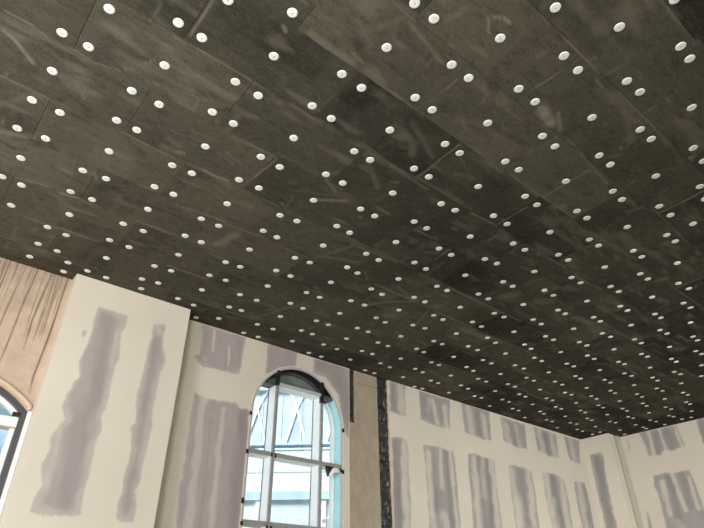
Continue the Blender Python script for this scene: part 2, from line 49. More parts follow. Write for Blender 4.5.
SCUFFS=[([(0.73,3.872),(0.912,3.886),(1.001,3.905)],0.021,0.4),([(0.752,4.056),(0.842,4.089),(0.993,4.219)],0.036,0.6),([(1.174,3.9),(1.363,3.917),(1.541,3.876)],0.017,0.4),([(1.567,3.839),(1.71,3.604)],0.014,0.4),([(1.327,4.221),(1.423,4.339)],0.018,0.4),([(1.564,3.092),(1.545,3.304)],0.014,0.3),([(0.966,4.992),(0.946,5.082)],0.021,0.4),([(1.817,2.885),(1.826,3.231)],0.021,0.5),([(2.31,2.742),(2.347,2.764)],0.04,0.5),([(1.75,3.319),(2.045,3.301),(2.374,3.302)],0.015,0.35),([(2.298,2.491),(2.359,2.501)],0.014,0.4),([(2.494,2.657),(2.891,2.668)],0.055,0.35),([(2.023,3.528),(2.049,3.537)],0.024,0.5),([(2.563,3.617),(2.634,3.613)],0.019,0.4),([(3.402,1.758),(3.502,1.832)],0.021,0.6),([(3.434,1.727),(3.478,1.696),(3.56,1.692)],0.023,0.7),([(2.994,2.143),(3.428,2.228)],0.032,0.35),([(2.834,2.598),(3.197,2.662),(3.565,2.693)],0.019,0.35),([(3.644,2.265),(3.653,2.518)],0.02,0.35),([(2.779,2.097),(3.008,2.106)],0.014,0.4),([(3.786,2.18),(4.504,2.217)],0.016,0.3),([(4.442,2.012),(4.613,2.053)],0.116,0.7),([(4.565,1.947),(4.758,2.048)],0.042,0.5),([(4.215,1.512),(4.211,1.739),(4.188,1.981)],0.013,0.55),([(3.76,1.516),(4.084,1.506),(4.428,1.501)],0.014,0.55),([(4.994,1.78),(5.015,1.745)],0.017,0.5),([(5.135,1.291),(5.178,1.291)],0.029,0.4),([(4.501,1.564),(4.617,1.566)],0.016,0.35),([(1.614,5.711),(1.774,5.682)],0.03,0.6),([(1.443,6.351),(1.816,6.336),(2.215,6.32)],0.032,0.55),([(1.785,5.191),(1.825,5.274)],0.033,0.6),([(2.398,5.689),(2.787,5.67)],0.021,0.5),([(0.964,5.172),(1.199,5.058)],0.066,0.35),([(1.774,5.682),(1.999,5.682)],0.025,0.5),([(1.792,4.497),(2.296,4.532)],0.02,0.3),([(1.208,5.73),(1.51,5.673)],0.034,0.35),([(1.421,7.157),(1.43,6.956)],0.026,0.4),([(2.564,4.489),(2.68,4.509),(2.827,4.482)],0.033,0.7),([(2.615,4.146),(2.805,4.204)],0.021,0.3),([(2.589,5.149),(3.134,5.092)],0.031,0.4),([(3.254,5.542),(3.333,5.227)],0.103,0.4),([(2.988,4.375),(3.024,3.94)],0.02,0.5),([(3.685,4.166),(3.91,3.998)],0.041,0.5),([(3.554,3.868),(3.745,3.954)],0.034,0.35),([(2.261,4.434),(2.321,4.406)],0.046,0.5),([(3.417,4.451),(3.452,4.459)],0.041,0.4),([(2.575,3.936),(3.005,3.912)],0.027,0.3),([(3.156,5.132),(3.596,5.076)],0.032,0.3),([(4.353,4.917),(4.482,4.612)],0.041,0.35),([(4.073,3.483),(4.131,3.455)],0.022,0.5),([(4.225,3.874),(4.412,3.885)],0.031,0.4),([(4.459,4.566),(5.114,4.51)],0.034,0.4),([(5.113,3.633),(5.173,3.614)],0.033,0.4),([(3.87,3),(3.96,3.092)],0.077,0.3),([(4.203,2.728),(4.223,3.254)],0.016,0.5),([(5.424,4.188),(5.404,3.931)],0.024,0.5),([(5.076,3.319),(5.421,3.294)],0.024,0.5),([(3.89,3.321),(4.427,3.35)],0.028,0.4),([(4.809,3.909),(5.143,3.884)],0.025,0.35),([(5.622,3.559),(5.612,3.41)],0.023,0.4),([(4.193,4.119),(4.228,4.119)],0.037,0.4),([(5.443,3.277),(5.44,2.887)],0.022,0.45),([(6.614,2.07),(6.628,1.842),(6.608,1.601)],0.019,0.9),([(6.009,1.487),(6.021,1.392)],0.028,0.7),([(5.43,2.685),(5.431,2.156)],0.02,0.5),([(5.368,1.82),(5.402,1.834)],0.03,0.4),([(5.652,2.715),(5.733,2.649)],0.104,0.3),([(4.912,2.071),(5.765,2.164)],0.018,0.4),([(5.632,2.732),(6.757,2.971)],0.026,0.3),([(6.509,2.073),(7.797,2.129)],0.016,0.4),([(6.251,3.313),(6.307,3.335)],0.026,0.6),([(6.365,2.708),(7.301,2.67)],0.028,0.35),([(4.552,6.545),(4.877,6.052)],0.035,0.3),([(4.535,6.849),(4.786,6.217)],0.057,0.3),([(6.016,7.165),(5.995,6.816)],0.032,0.3),([(3.127,6.32),(3.52,6.305)],0.027,0.3),([(4.061,6.443),(4.376,6.455)],0.026,0.3),([(5.545,5.559),(5.712,5.288),(5.975,5.076)],0.048,0.5),([(5.958,5.605),(6.041,5.539)],0.176,0.35),([(6.484,5.535),(6.316,5.172)],0.036,0.4),([(5.247,5.068),(6.425,5.084)],0.026,0.45),([(6.067,4.529),(7.611,4.525)],0.029,0.5),([(7.122,5.233),(7.688,5.224)],0.133,0.4),([(6.812,4.224),(6.888,4.12)],0.183,0.35),([(6.425,5.084),(7.329,5.121)],0.031,0.4),([(7.617,5.167),(8.579,5.113)],0.03,0.4),([(7.899,5.595),(7.882,5.185)],0.032,0.35),([(5.092,5.035),(4.951,4.919)],0.038,0.3),([(6.913,6.704),(6.96,6.285)],0.029,0.4),([(7.711,5.745),(8.541,5.805)],0.032,0.35),([(6.887,3.354),(7.628,3.31)],0.025,0.5),([(8.383,2.685),(8.379,2.34)],0.026,0.8),([(8.02,2.71),(8.038,2.655)],0.108,0.35),([(7.28,4.025),(7.386,3.939)],0.203,0.3),([(8.111,3.972),(8.49,3.922)],0.129,0.4),([(9.763,4.898),(10.012,4.629),(10.331,4.444),(10.887,4.51)],0.034,0.4),([(10.347,3.571),(10.41,3.521)],0.184,0.35),([(8.501,3.81),(9.843,3.851)],0.033,0.35),([(7.037,3.309),(7.17,3.356)],0.044,0.4),([(9.857,3.312),(10.21,3.317)],0.053,0.3),([(8.81,3.261),(8.733,2.944)],0.042,0.25)]

# ------------------------------------------------------------------ helpers
def link(o, parent=None):
    COL.objects.link(o)
    if parent is not None:
        o.parent = parent
    return o

def mesh_obj(name, verts, faces, mat=None, parent=None, smooth=False, attrs=None):
    me = bpy.data.meshes.new(name)
    me.from_pydata([tuple(v) for v in verts], [], [tuple(f) for f in faces])
    if attrs:
        for k, a in attrs.items():
            at = me.attributes.new(k, 'FLOAT', 'POINT')
            at.data.foreach_set('value', np.asarray(a, dtype=np.float32))
    if smooth:
        me.polygons.foreach_set('use_smooth', [True]*len(me.polygons))
    if mat:
        me.materials.append(mat)
    return link(bpy.data.objects.new(name, me), parent)

def bm_obj(name, bm, mat=None, parent=None, smooth=False):
    me = bpy.data.meshes.new(name)
    bmesh.ops.recalc_face_normals(bm, faces=bm.faces)
    bm.to_mesh(me); bm.free()
    if smooth:
        me.polygons.foreach_set('use_smooth', [True]*len(me.polygons))
    if mat:
        me.materials.append(mat)
    return link(bpy.data.objects.new(name, me), parent)

def add_box(bm, a, b, bev=0.0):
    r = bmesh.ops.create_cube(bm, size=1.0)
    vs = r['verts']
    for v in vs:
        v.co = Vector([(a[i]+b[i])/2 + v.co[i]*(b[i]-a[i]) for i in range(3)])
    if bev > 0:
        es = list({e for v in vs for e in v.link_edges})
        bmesh.ops.bevel(bm, geom=es, offset=bev, segments=2, affect='EDGES', profile=0.6)

def box(name, a, b, mat, parent=None, bev=0.0):
    bm = bmesh.new(); add_box(bm, a, b, bev)
    return bm_obj(name, bm, mat, parent)

def boxes(name, lst, mat, parent=None, bev=0.0):
    bm = bmesh.new()
    for a, b in lst: add_box(bm, a, b, bev)
    return bm_obj(name, bm, mat, parent)

def add_bar(bm, p, q, w, d=None):
    """square bar from p to q"""
    p, q = Vector(p), Vector(q); d = d or w
    z = (q-p).normalized()
    x = z.cross(Vector((0, 0, 1)))
    if x.length < 1e-3: x = Vector((1, 0, 0))
    x.normalize(); y = z.cross(x)
    vs = []
    for e in (p, q):
        for sx, sy in ((-1, -1), (1, -1), (1, 1), (-1, 1)):
            vs.append(bm.verts.new(e + x*sx*w/2 + y*sy*d/2))
    for f in ((3, 2, 1, 0), (4, 5, 6, 7), (0, 1, 5, 4), (1, 2, 6, 5), (2, 3, 7, 6), (3, 0, 4, 7)):
        bm.faces.new([vs[i] for i in f])

def tag(o, label=None, cat=None, group=None, kind=None):
    if label: o['label'] = label
    if cat: o['category'] = cat
    if group: o['group'] = group
    if kind: o['kind'] = kind
    return o

def empty(name, loc=(0, 0, 0)):
    o = bpy.data.objects.new(name, None); o.location = loc
    return link(o)

# ---- numpy value noise
_rng = np.random.default_rng(11)
_TAB = _rng.random((256, 256))
def vnoise(x, y):
    xi = np.floor(x).astype(int); yi = np.floor(y).astype(int)
    fx = x-xi; fy = y-yi
    fx = fx*fx*(3-2*fx); fy = fy*fy*(3-2*fy)
    g = lambda i, j: _TAB[i % 256, j % 256]
    return (g(xi, yi)*(1-fx)*(1-fy)+g(xi+1, yi)*fx*(1-fy)+g(xi, yi+1)*(1-fx)*fy+g(xi+1, yi+1)*fx*fy)
def fbm(x, y, o=4):
    s = 0; a = .5; t = 0
    for i in range(o):
        s = s+a*vnoise(x*2**i+17.3*i, y*2**i+5.1*i); t += a; a *= .5
    return s/t
def sstep(a, b, x):
    t = np.clip((x-a)/(b-a), 0, 1); return t*t*(3-2*t)
def dist_poly(x, y, pts, closed):
    d = np.full(x.shape, 1e9); n = len(pts)
    for i in range(n if closed else n-1):
        ax, ay = pts[i]; bx, by = pts[(i+1) % n]
        vx, vy = bx-ax, by-ay; L = vx*vx+vy*vy+1e-12
        t = np.clip(((x-ax)*vx+(y-ay)*vy)/L, 0, 1)
        d = np.minimum(d, np.hypot(x-ax-t*vx, y-ay-t*vy))
    return d
def inside(x, y, pts):
    r = np.zeros(x.shape, bool); n = len(pts)
    for i in range(n):
        ax, ay = pts[i]; bx, by = pts[(i+1) % n]
        c = ((ay > y) != (by > y))
        with np.errstate(divide='ignore', invalid='ignore'):
            r ^= c & (x < (bx-ax)*(y-ay)/((by-ay) if by != ay else 1e-9)+ax)
    return r

# ------------------------------------------------------------------ materials
def new_mat(name):
    m = bpy.data.materials.new(name); m.use_nodes = True
    nt = m.node_tree; b = nt.nodes['Principled BSDF']
    return m, nt, b
def N(nt, t, **kw):
    n = nt.nodes.new(t)
    for k, v in kw.items():
        if k in n.inputs.keys(): n.inputs[k].default_value = v
        else: setattr(n, k, v)
    return n
def rgba(c): return (c[0], c[1], c[2], 1)
def mixc(nt, f, a, b, mode='MIX'):
    m = nt.nodes.new('ShaderNodeMix'); m.data_type = 'RGBA'; m.blend_type = mode
    for s, v in ((m.inputs[0], f), (m.inputs[6], a), (m.inputs[7], b)):
        if hasattr(v, 'is_output'): nt.links.new(v, s)
        elif isinstance(v, (int, float)): s.default_value = v
        else: s.default_value = rgba(v)
    return m.outputs[2]
def noise(nt, scale, detail=4, rough=.55, stretch=(1, 1, 1), dist=0.0):
    tc = N(nt, 'ShaderNodeTexCoord'); mp = N(nt, 'ShaderNodeMapping')
    mp.inputs['Scale'].default_value = stretch
    nt.links.new(tc.outputs['Object'], mp.inputs['Vector'])
    n = N(nt, 'ShaderNodeTexNoise'); n.inputs['Scale'].default_value = scale
    n.inputs['Detail'].default_value = detail; n.inputs['Roughness'].default_value = rough
    n.inputs['Distortion'].default_value = dist
    nt.links.new(mp.outputs[0], n.inputs['Vector'])
    return n.outputs['Fac']
def ramp(nt, x, a, b, lo=0., hi=1.):
    r = N(nt, 'ShaderNodeMapRange'); nt.links.new(x, r.inputs[0])
    r.inputs[1].default_value = a; r.inputs[2].default_value = b
    r.inputs[3].default_value = lo; r.inputs[4].default_value = hi
    r.interpolation_type = 'SMOOTHSTEP'
    return r.outputs[0]
def math_(nt, op, a, b):
    m = N(nt, 'ShaderNodeMath'); m.operation = op
    for s, v in ((m.inputs[0], a), (m.inputs[1], b)):
        if hasattr(v, 'is_output'): nt.links.new(v, s)
        else: s.default_value = v
    return m.outputs[0]
def attr(nt, name):
    a = N(nt, 'ShaderNodeAttribute'); a.attribute_name = name; return a.outputs['Fac']
def bump(nt, b, h, strength=.2, dist=.004):
    n = N(nt, 'ShaderNodeBump'); n.inputs['Strength'].default_value = strength; n.inputs['Distance'].default_value = dist
    nt.links.new(h, n.inputs['Height']); nt.links.new(n.outputs[0], b.inputs['Normal'])
def simple(name, c, rough=.6, metal=0., var=.12, scale=30, stretch=(1, 1, 1)):
    m, nt, b = new_mat(name)
    n = noise(nt, scale, 4, .6, stretch)
    col = mixc(nt, ramp(nt, n, .3, .7), [x*(1-var) for x in c], [min(1, x*(1+var)) for x in c])
    nt.links.new(col, b.inputs['Base Color'])
    b.inputs['Roughness'].default_value = rough; b.inputs['Metallic'].default_value = metal
    return m

BOARD = (.66, .605, .52)
def wall_colour(nt):
    big = noise(nt, .8, 3, .5)
    c = mixc(nt, ramp(nt, big, .3, .7), [x*.96 for x in BOARD], [x*1.03 for x in BOARD])
    sp = noise(nt, 60, 3, .6)
    return mixc(nt, ramp(nt, sp, .35, .65, 0, .10), c, [x*.86 for x in BOARD])
def mat_plasterboard():
    m, nt, b = new_mat('plasterboard_paper')
    nt.links.new(wall_colour(nt), b.inputs['Base Color']); b.inputs['Roughness'].default_value = .85
    b.inputs['Specular IOR Level'].default_value = .25
    return m
def mat_compound(name, l0, l1, l2):
    m, nt, b = new_mat(name)
    base = wall_colour(nt)
    n = noise(nt, 9, 5, .6, (1, 1, .25), .3)
    lav = mixc(nt, ramp(nt, n, .3, .7), l0, l1)
    dk = mixc(nt, attr(nt, 'dark'), lav, l2)
    col = mixc(nt, attr(nt, 'skim'), base, dk)
    nt.links.new(col, b.inputs['Base Color']); b.inputs['Roughness'].default_value = .7
    b.inputs['Specular IOR Level'].default_value = .3
    return m
def mat_board():
    m, nt, b = new_mat('insulation_board_facing')
    t = attr(nt, 'tone')
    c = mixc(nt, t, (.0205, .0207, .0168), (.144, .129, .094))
    bl = noise(nt, 2.2, 5, .6, (1, 1, 1), .5)
    c = mixc(nt, ramp(nt, bl, .42, .75, 0, .35), c, (.115, .101, .073))
    bl2 = noise(nt, 5.0, 4, .6, (.5, 1.4, 1), .8)
    c = mixc(nt, ramp(nt, bl2, .5, .75, 0, .55), c, (.026, .0255, .0195))
    md = noise(nt, 13, 4, .65, (.8, 1.3, 1), .6)
    c = mixc(nt, ramp(nt, md, .52, .74, 0, .18), c, (.16, .145, .11))
    c = mixc(nt, ramp(nt, md, .5, .3, 0, .35), c, (.024, .023, .018))
    fib = noise(nt, 60, 4, .75, (.4, 1.5, 1))
    c = mixc(nt, ramp(nt, fib, .48, .74, 0, .36), c, (.165, .146, .106))
    sp = noise(nt, 120, 3, .7)
    c = mixc(nt, ramp(nt, sp, .45, .68, 0, .6), c, (.022, .0215, .017))
    c = mixc(nt, attr(nt, 'scuff'), c, (.27, .24, .185))
    nt.links.new(c, b.inputs['Base Color']); b.inputs['Roughness'].default_value = 1.0
    b.inputs['Specular IOR Level'].default_value = .06
    bump(nt, b, fib, .25, .003)
    return m
def mat_tan():
    m, nt, b = new_mat('stained_bare_render')
    n = noise(nt, 6, 5, .6)
    c = mixc(nt, ramp(nt, n, .3, .7), (.47, .36, .275), (.57, .445, .345))
    c = mixc(nt, attr(nt, 'stain'), c, (.17, .115, .075))
    nt.links.new(c, b.inputs['Base Color']); b.inputs['Roughness'].default_value = .8
    return m
def mat_glass(name, tint, refl=.1):
    m = bpy.data.materials.new(name); m.use_nodes = True; nt = m.node_tree
    nt.nodes.clear()
    o = N(nt, 'ShaderNodeOutputMaterial'); t = N(nt, 'ShaderNodeBsdfTransparent'); t.inputs[0].default_value = rgba(tint)
    g = N(nt, 'ShaderNodeBsdfGlossy'); g.inputs['Roughness'].default_value = .02
    x = N(nt, 'ShaderNodeMixShader'); x.inputs[0].default_value = refl
    nt.links.new(t.outputs[0], x.inputs[1]); nt.links.new(g.outputs[0], x.inputs[2]); nt.links.new(x.outputs[0], o.inputs[0])
    return m

M_PB = mat_plasterboard(); M_JC = mat_compound('joint_compound_skim', (.39, .338, .336), (.35, .302, .307), (.25, .212, .222)); M_JG = mat_compound('grey_joint_compound_skim', (.345, .33, .323), (.30, .285, .291), (.19, .18, .197)); M_BOARD = mat_board(); M_TAN = mat_tan()
M_DISC = simple('white_plastic_washer', (.78, .80, .77), .45, 0, .03, 20)
M_HUB = simple('grey_plastic_plug', (.60, .60, .56), .5, 0, .03, 20)
M_BARE = simple('bare_grey_tan_board', (.365, .305, .235), .85, 0, .10, 7, (1, 1, .6))
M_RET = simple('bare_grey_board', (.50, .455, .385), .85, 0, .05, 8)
M_SLAB = simple('dark_slab_soffit', (.03, .028, .025), .9)
M_FLOOR = simple('screed_floor', (.11, .103, .093), .8, 0, .15, 3)
M_BLACK = simple('black_rubber_packer', (.012, .012, .013), .6)
M_DARKFRAME = simple('dark_grey_frame', (.065, .068, .075), .45, 0, .08)
M_STEEL = simple('dusty_galvanised_stud', (.34, .335, .335), .5, .25, .12, 25)
M_WHITE = simple('white_painted_aluminium', (.86, .87, .88), .4, 0, .03)
M_AQUA = simple('pale_aqua_film', (.42, .72, .76), .4, 0, .06, 8)  # cyan of daylight through the glass put into the pale jamb colour
M_DUST = simple('dusty_pinkish_timber', (.55, .45, .40), .7, 0, .1)
M_BEAD = simple('metal_corner_bead', (.72, .70, .66), .45, .2, .06)
M_GASKET = simple('blue_grey_gasket', (.20, .27, .33), .6, 0, .05)
M_FEDGE = simple('light_grey_frame_edge', (.52, .53, .54), .45, .1, .06)
M_HEAD = simple('dark_head_panel', (.16, .19, .18), .35, 0, .15, 8)
M_ORANGE = simple('pale_cut_board_edge', (.72, .56, .42), .8, 0, .06)
M_SANDBEAD = simple('sand_render_bead', (.60, .46, .35), .8, 0, .06)

def mat_poly():
    m, nt, b = new_mat('dusty_black_polythene')
    n = noise(nt, 14, 5, .65, (1.5, 1.5, .7), 1.5)
    c = mixc(nt, ramp(nt, n, .4, .7), (.016, .017, .015), (.085, .088, .078))
    nt.links.new(c, b.inputs['Base Color']); b.inputs['Roughness'].default_value = .32
    bump(nt, b, n, .6, .02)
    return m
M_POLY = mat_poly()

# ------------------------------------------------------------------ camera
cp, sp_, cy, sy = math.cos(PITCH), math.sin(PITCH), math.cos(YAW), math.sin(YAW)
fw = Vector((cp*sy, cp*cy, sp_)); rt = Vector((cy, -sy, 0)); up = rt.cross(fw)
cr, sr = math.cos(ROLL), math.sin(ROLL)
r2 = rt*cr+up*sr; u2 = rt*-sr+up*cr
cd = bpy.data.cameras.new('camera'); cam = bpy.data.objects.new('camera', cd); COL.objects.link(cam)
cam.matrix_world = Matrix(((r2.x, u2.x, -fw.x, CAM.x), (r2.y, u2.y, -fw.y, CAM.y), (r2.z, u2.z, -fw.z, CAM.z), (0, 0, 0, 1)))
cd.sensor_width = 36; cd.lens = FOC*36/704; cd.clip_start = .05; cd.clip_end = 500
SC.camera = cam
def to_px(x, y, z):
    d = Vector((x, y, z))-CAM; k = d.dot(fw)
    return 352+FOC*d.dot(r2)/k, 264-FOC*d.dot(u2)/k, k

# ------------------------------------------------------------------ walls
def struct(o): o['kind'] = 'structure'; return o
TOP = CEIL-.002
struct(box('floor', (U_MIN-.3, V_MIN-.3, -.2), (U_END+.3, V_WALL+.3, 0), M_FLOOR))
struct(box('wall_left', (U_MIN-.2, V_MIN, 0), (U_MIN, V_WALL, CEIL+.08), M_PB))
wall_back = struct(box('wall_back', (U_MIN-.2, V_MIN-.2, 0), (U_END+.2, V_MIN, CEIL+.08), M_PB))
wall_right = struct(box('wall_right', (U_END, V_MIN, 0), (U_END+.2, V_WALL+.2, TOP), M_PB))

def arch_wall(name, u0, u1, vf, thick, loop, mat, z0=0.0, z1=TOP, attrs=None):
    """wall slab whose front face stands at v=vf, with an opening that follows `loop` (list of (u,z))"""
    bm = bmesh.new()
    outer = [(u0, z0), (u1, z0), (u1, z1), (u0, z1)]
    def ring(pts, v):
        vs = [bm.verts.new((a, v, b)) for a, b in pts]
        es = [bm.edges.new((vs[i], vs[(i+1) % len(vs)])) for i in range(len(vs))]
        return vs, es
    for v in (vf, vf+thick):
        _, e1 = ring(outer, v); _, e2 = ring(loop, v)
        bmesh.ops.triangle_fill(bm, use_beauty=True, edges=e1+e2)
    def skirt(pts):
        a = [bm.verts.new((p, vf, q)) for p, q in pts]; b = [bm.verts.new((p, vf+thick, q)) for p, q in pts]
        for i in range(len(a)):
            j = (i+1) % len(a); bm.faces.new((a[i], a[j], b[j], b[i]))
    skirt(outer); skirt(loop)
    bmesh.ops.remove_doubles(bm, verts=bm.verts, dist=1e-5)
    return bm_obj(name, bm, mat)

W2U, W2R, W2S, W2B = 5.817, .85, 4.13, .95      # arched window: centre, half width, spring height, sill
def arch_loop(r, sill, n=40):
    pts = [(W2U-r, sill), (W2U+r, sill)]
    for i in range(n+1):
        a = math.pi*i/n
        pts.append((W2U+r*math.cos(a), W2S+r*math.sin(a)))
    return pts
wall_front = struct(arch_wall('wall_front', 3.60, 6.79, V_WALL, .26, arch_loop(W2R, W2B), M_PB))
# bare strip between the two boarded stretches, set a little deeper
wall_bare = struct(box('wall_front_bare', (6.792, V_WALL+.012, 0), (7.425, V_WALL+.25, TOP), M_BARE))
# the score line across the bare board
box('wall_joint', (6.803, V_WALL+.0108, 5.008), (7.424, V_WALL+.0125, 5.014), M_DARKFRAME, wall_bare)
wall_fr = struct(box('wall_front_right', (7.672, V_RIGHT, 0), (U_END, V_WALL+.25, TOP), M_PB))
box('board_edge', (7.664, V_RIGHT-.001, 0), (7.672, V_WALL+.02, TOP), M_ORANGE, wall_fr)
struct(box('wall_front_recess', (7.427, V_WALL+.06, 0), (7.662, V_WALL+.25, TOP), M_SLAB))
# boxed pier on the near side of the arched window
wall_pier = struct(box('wall_pier', (2.228, V_PIER, 0), (3.735, V_WALL-.001+.2, TOP), M_PB, None, .006))
# pier in the far corner
wall_corner = struct(box('wall_corner', (U_PIER, 6.745, 0), (14.20, V_RIGHT-.001, TOP), M_PB, None, .005))
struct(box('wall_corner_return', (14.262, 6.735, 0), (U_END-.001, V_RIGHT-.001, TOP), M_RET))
struct(box('wall_corner_gap', (14.201, 6.80, 0), (14.261, V_RIGHT-.002, TOP), M_SLAB))

# ---- bare stained wall with the segmental window
W1U, W1H, W1S, W1C, W1R = 1.352, .840, 3.535, 2.61, 1.254
def seg_loop(inset, sill, n=28):
    h = W1H-inset; R = math.hypot(W1H, W1S-W1C)-inset
    zs = W1C+math.sqrt(R*R-h*h)
    pts = [(W1U-h, sill), (W1U+h, sill), (W1U+h, zs)]
    a0 = math.atan2(zs-W1C, h)
    for i in range(1, n):
        a = a0+(math.pi-2*a0)*i/n
        pts.append((W1U+R*math.cos(a), W1C+R*math.sin(a)))
    pts.append((W1U-h, zs))
    return pts
wall_tan = arch_wall('wall_front_left', U_MIN, 2.3, V_TAN+.001, .30, seg_loop(0, .9), M_TAN)
struct(wall_tan)
def tan_skin():
    # the painted face: a fine skin over the visible stretch, carrying the run-down stains
    u = np.arange(-.4, 2.31, .008); z = np.arange(3.0, 5.216, .03); z[-1] = TOP
    U, Z = np.meshgrid(u, z)
    st = np.zeros(U.shape)
    rr = random.Random(3)
    main = [([(2.176, TOP), (2.168, 4.45), (2.153, 4.16), (2.139, 3.91), (2.152, 3.73)], .011, .95),
            ([(1.99, TOP), (1.97, 4.96), (1.946, 4.56), (1.958, 4.2)], .011, .85),
            ([(1.83, TOP), (1.80, 4.7), (1.79, 4.3), (1.775, 3.95)], .009, .8),
            ([(1.70, TOP), (1.66, 4.6), (1.65, 4.2)], .009, .7), ([(2.075, TOP), (2.07, 4.9), (2.085, 4.63)], .007, .6)]
    for i in range(170):
        a = rr.uniform(-.4, 2.2); L = rr.choice([.1, .15, .2, .3, .4, .6, .9]); w = rr.uniform(.003, .010)
        main.append(([(a, TOP), (a+rr.uniform(-.01, .01), TOP-L*.5), (a+rr.uniform(-.015, .015), TOP-L)], w, rr.uniform(.35, .95)))
    for pts, w, s in main:
        d = dist_poly(U, Z, pts, False)+.006*(fbm(U*30, Z*9)-.5)
        end = pts[-1][1]
        fade = sstep(end-.02, end+.25, Z)*.7+.3
        st = np.maximum(st, s*fade*(1-sstep(w*.4, w*1.5, d)))
    wash = sstep(4.55, 5.2, Z+.35*(fbm(U*9, Z*.8)-.5))*fbm(U*34, Z*.9)*.36
    st = np.maximum(st, wash)
    st = np.maximum(st, .35*(1-sstep(.004, .012, np.abs(Z-4.18-.02*(U-1.7)))))
    blot = np.clip(fbm(U*4, Z*4)-.5, 0, 1)*1.2
    st = np.clip(st+blot*.35, 0, 1)
    hole = seg_loop(0, .9)
    ny, nx = U.shape; idx = np.arange(ny*nx).reshape(ny, nx)
    keep = ~inside(U, Z, hole)
    verts = np.c_[U.ravel(), np.full(U.size, V_TAN), Z.ravel()]
    k = keep[:-1, :-1] & keep[1:, 1:] & keep[1:, :-1] & keep[:-1, 1:]
    f = np.stack([idx[:-1, :-1], idx[:-1, 1:], idx[1:, 1:], idx[1:, :-1]], -1)[k]
    mesh_obj('stained_face', verts, f.tolist(), M_TAN, wall_tan, attrs={'stain': st.ravel()})
tan_skin()

# ---- joint compound bands on the plasterboard
PLANE = {'P': (wall_pier, V_PIER, 'v'), 'W': (wall_front, V_WALL, 'v'), 'D': (wall_fr, V_RIGHT, 'v'),
         'C': (wall_corner, U_PIER, 'u'), 'E': (wall_right, U_END, 'u')}
LIM = {'P': (2.24, 3.72), 'W': (3.74, 6.785), 'D': (7.675, 13.945), 'C': (6.75, 7.44), 'E': (V_MIN, 6.73)}
def compound(i, pl, outline, lights, darks):
    par, off, ax = PLANE[pl]
    step = .012 if pl in 'PW' else .016
    xs = [a for a, b in outline]; zs = [b for a, b in outline]
    x = np.arange(max(min(xs)-.08, LIM[pl][0]), min(max(xs)+.08, LIM[pl][1]), step)
    z = np.arange(min(zs)-.08, min(max(zs)+.08, TOP-.001), step)
    X, Zz = np.meshgrid(x, z)
    sd = dist_poly(X, Zz, outline, True)*np.where(inside(X, Zz, outline), 1, -1)
    s = .03 if pl in 'PW' else .035
    sd = sd+s*(fbm(X*9+i*7, Zz*9, 4)-.5)*1.0+.022*(fbm(X*38+i, Zz*30, 2)-.5)
    a = sstep(-.004, .03 if pl in 'PW' else .035, sd)
    a *= .92+.16*(fbm(X*10+i, Zz*2.0, 3)-.5)
    if pl == 'P': a = np.minimum(a, .66+.4*sstep(.02, .13, sd+.12*(fbm(X*5, Zz*4+i, 3)-.5)))
    else: a = np.minimum(a, .72+.4*sstep(.0, .12, sd+.05*(fbm(X*6, Zz*5+i, 3)-.5)))
    d = np.zeros(X.shape)
    for pts, w, st in lights:
        q = dist_poly(X, Zz, pts, False)+w*.55*(fbm(X*10+i*3, Zz*6, 3)-.5)
        a *= 1-st*(1-sstep(w*.12, w*.62, q))*(.85+.35*(fbm(X*12, Zz*5+i, 3)-.5))
    for pts, w, st in darks:
        q = dist_poly(X, Zz, pts, False)+w*.7*(fbm(X*7+i*5, Zz*4, 3)-.5)
        d = np.maximum(d, st*(1-sstep(w*.1, w*.85, q)))
    a = np.clip(a, 0, 1)
    ny, nx = X.shape; idx = np.arange(ny*nx).reshape(ny, nx)
    on = sd > -.012
    if pl == 'W':   # not over the window opening
        on &= ~(((np.hypot(X-W2U, Zz-W2S) < W2R) & (Zz > W2S)) | ((np.abs(X-W2U) < W2R) & (Zz <= W2S)))
    k = on[:-1, :-1] & on[1:, 1:] & on[1:, :-1] & on[:-1, 1:]
    h = off-.0012-.0010*a.ravel()
    if ax == 'v': verts = np.c_[X.ravel(), h, Zz.ravel()]
    else: verts = np.c_[h, X.ravel(), Zz.ravel()]
    f = np.stack([idx[:-1, :-1], idx[:-1, 1:], idx[1:, 1:], idx[1:, :-1]], -1)[k]
    if ax == 'u': f = f[:, ::-1]
    used = np.unique(f); remap = -np.ones(ny*nx, int); remap[used] = np.arange(len(used))
    mesh_obj('joint_compound', verts[used], remap[f].tolist(), M_JC if pl in 'PW' else M_JG, par, True,
             {'skim': a.ravel()[used], 'dark': d.ravel()[used]})
for i, pt in enumerate(PATCHES):
    compound(i, *pt)

# ------------------------------------------------------------------ ceiling of insulation boards
ceiling = struct(box('ceiling', (U_MIN-.2, V_MIN-.2, CEIL+.05), (U_END+.3, V_WALL+.3, CEIL+.12), M_SLAB))
SC_ARR = [(np.array(pts), w, s) for pts, w, s in SCUFFS]
def board_rect(r, k):
    x0 = 1.2*k+(.6 if r % 2 else 0); y0 = .6*r
    g = .0012
    return max(x0+g, U_MIN), min(x0+1.2-g, U_END), max(y0-.3+g, V_MIN), min(y0+.3-g, V_WALL+.02)
def pix_area(rc):
    n = 0
    for a in np.linspace(rc[0], rc[1], 9):
        for b in np.linspace(rc[2], rc[3], 7):
            px, py, kz = to_px(a, b, CEIL)
            if kz > .3 and 0 <= px <= 704 and 0 <= py <= 528: n += 1/kz**3
    return n
vis = {}
rest = []
for r in range(-7, 13):
    for k in range(-4, 13):
        rc = board_rect(r, k)
        if rc[1]-rc[0] < .03 or rc[3]-rc[2] < .03: continue
        s = pix_area(rc)
        if s > 0: vis[(r, k)] = (s, rc)
        else: rest.append((r, k, rc))
order = sorted(vis, key=lambda q: -vis[q][0])
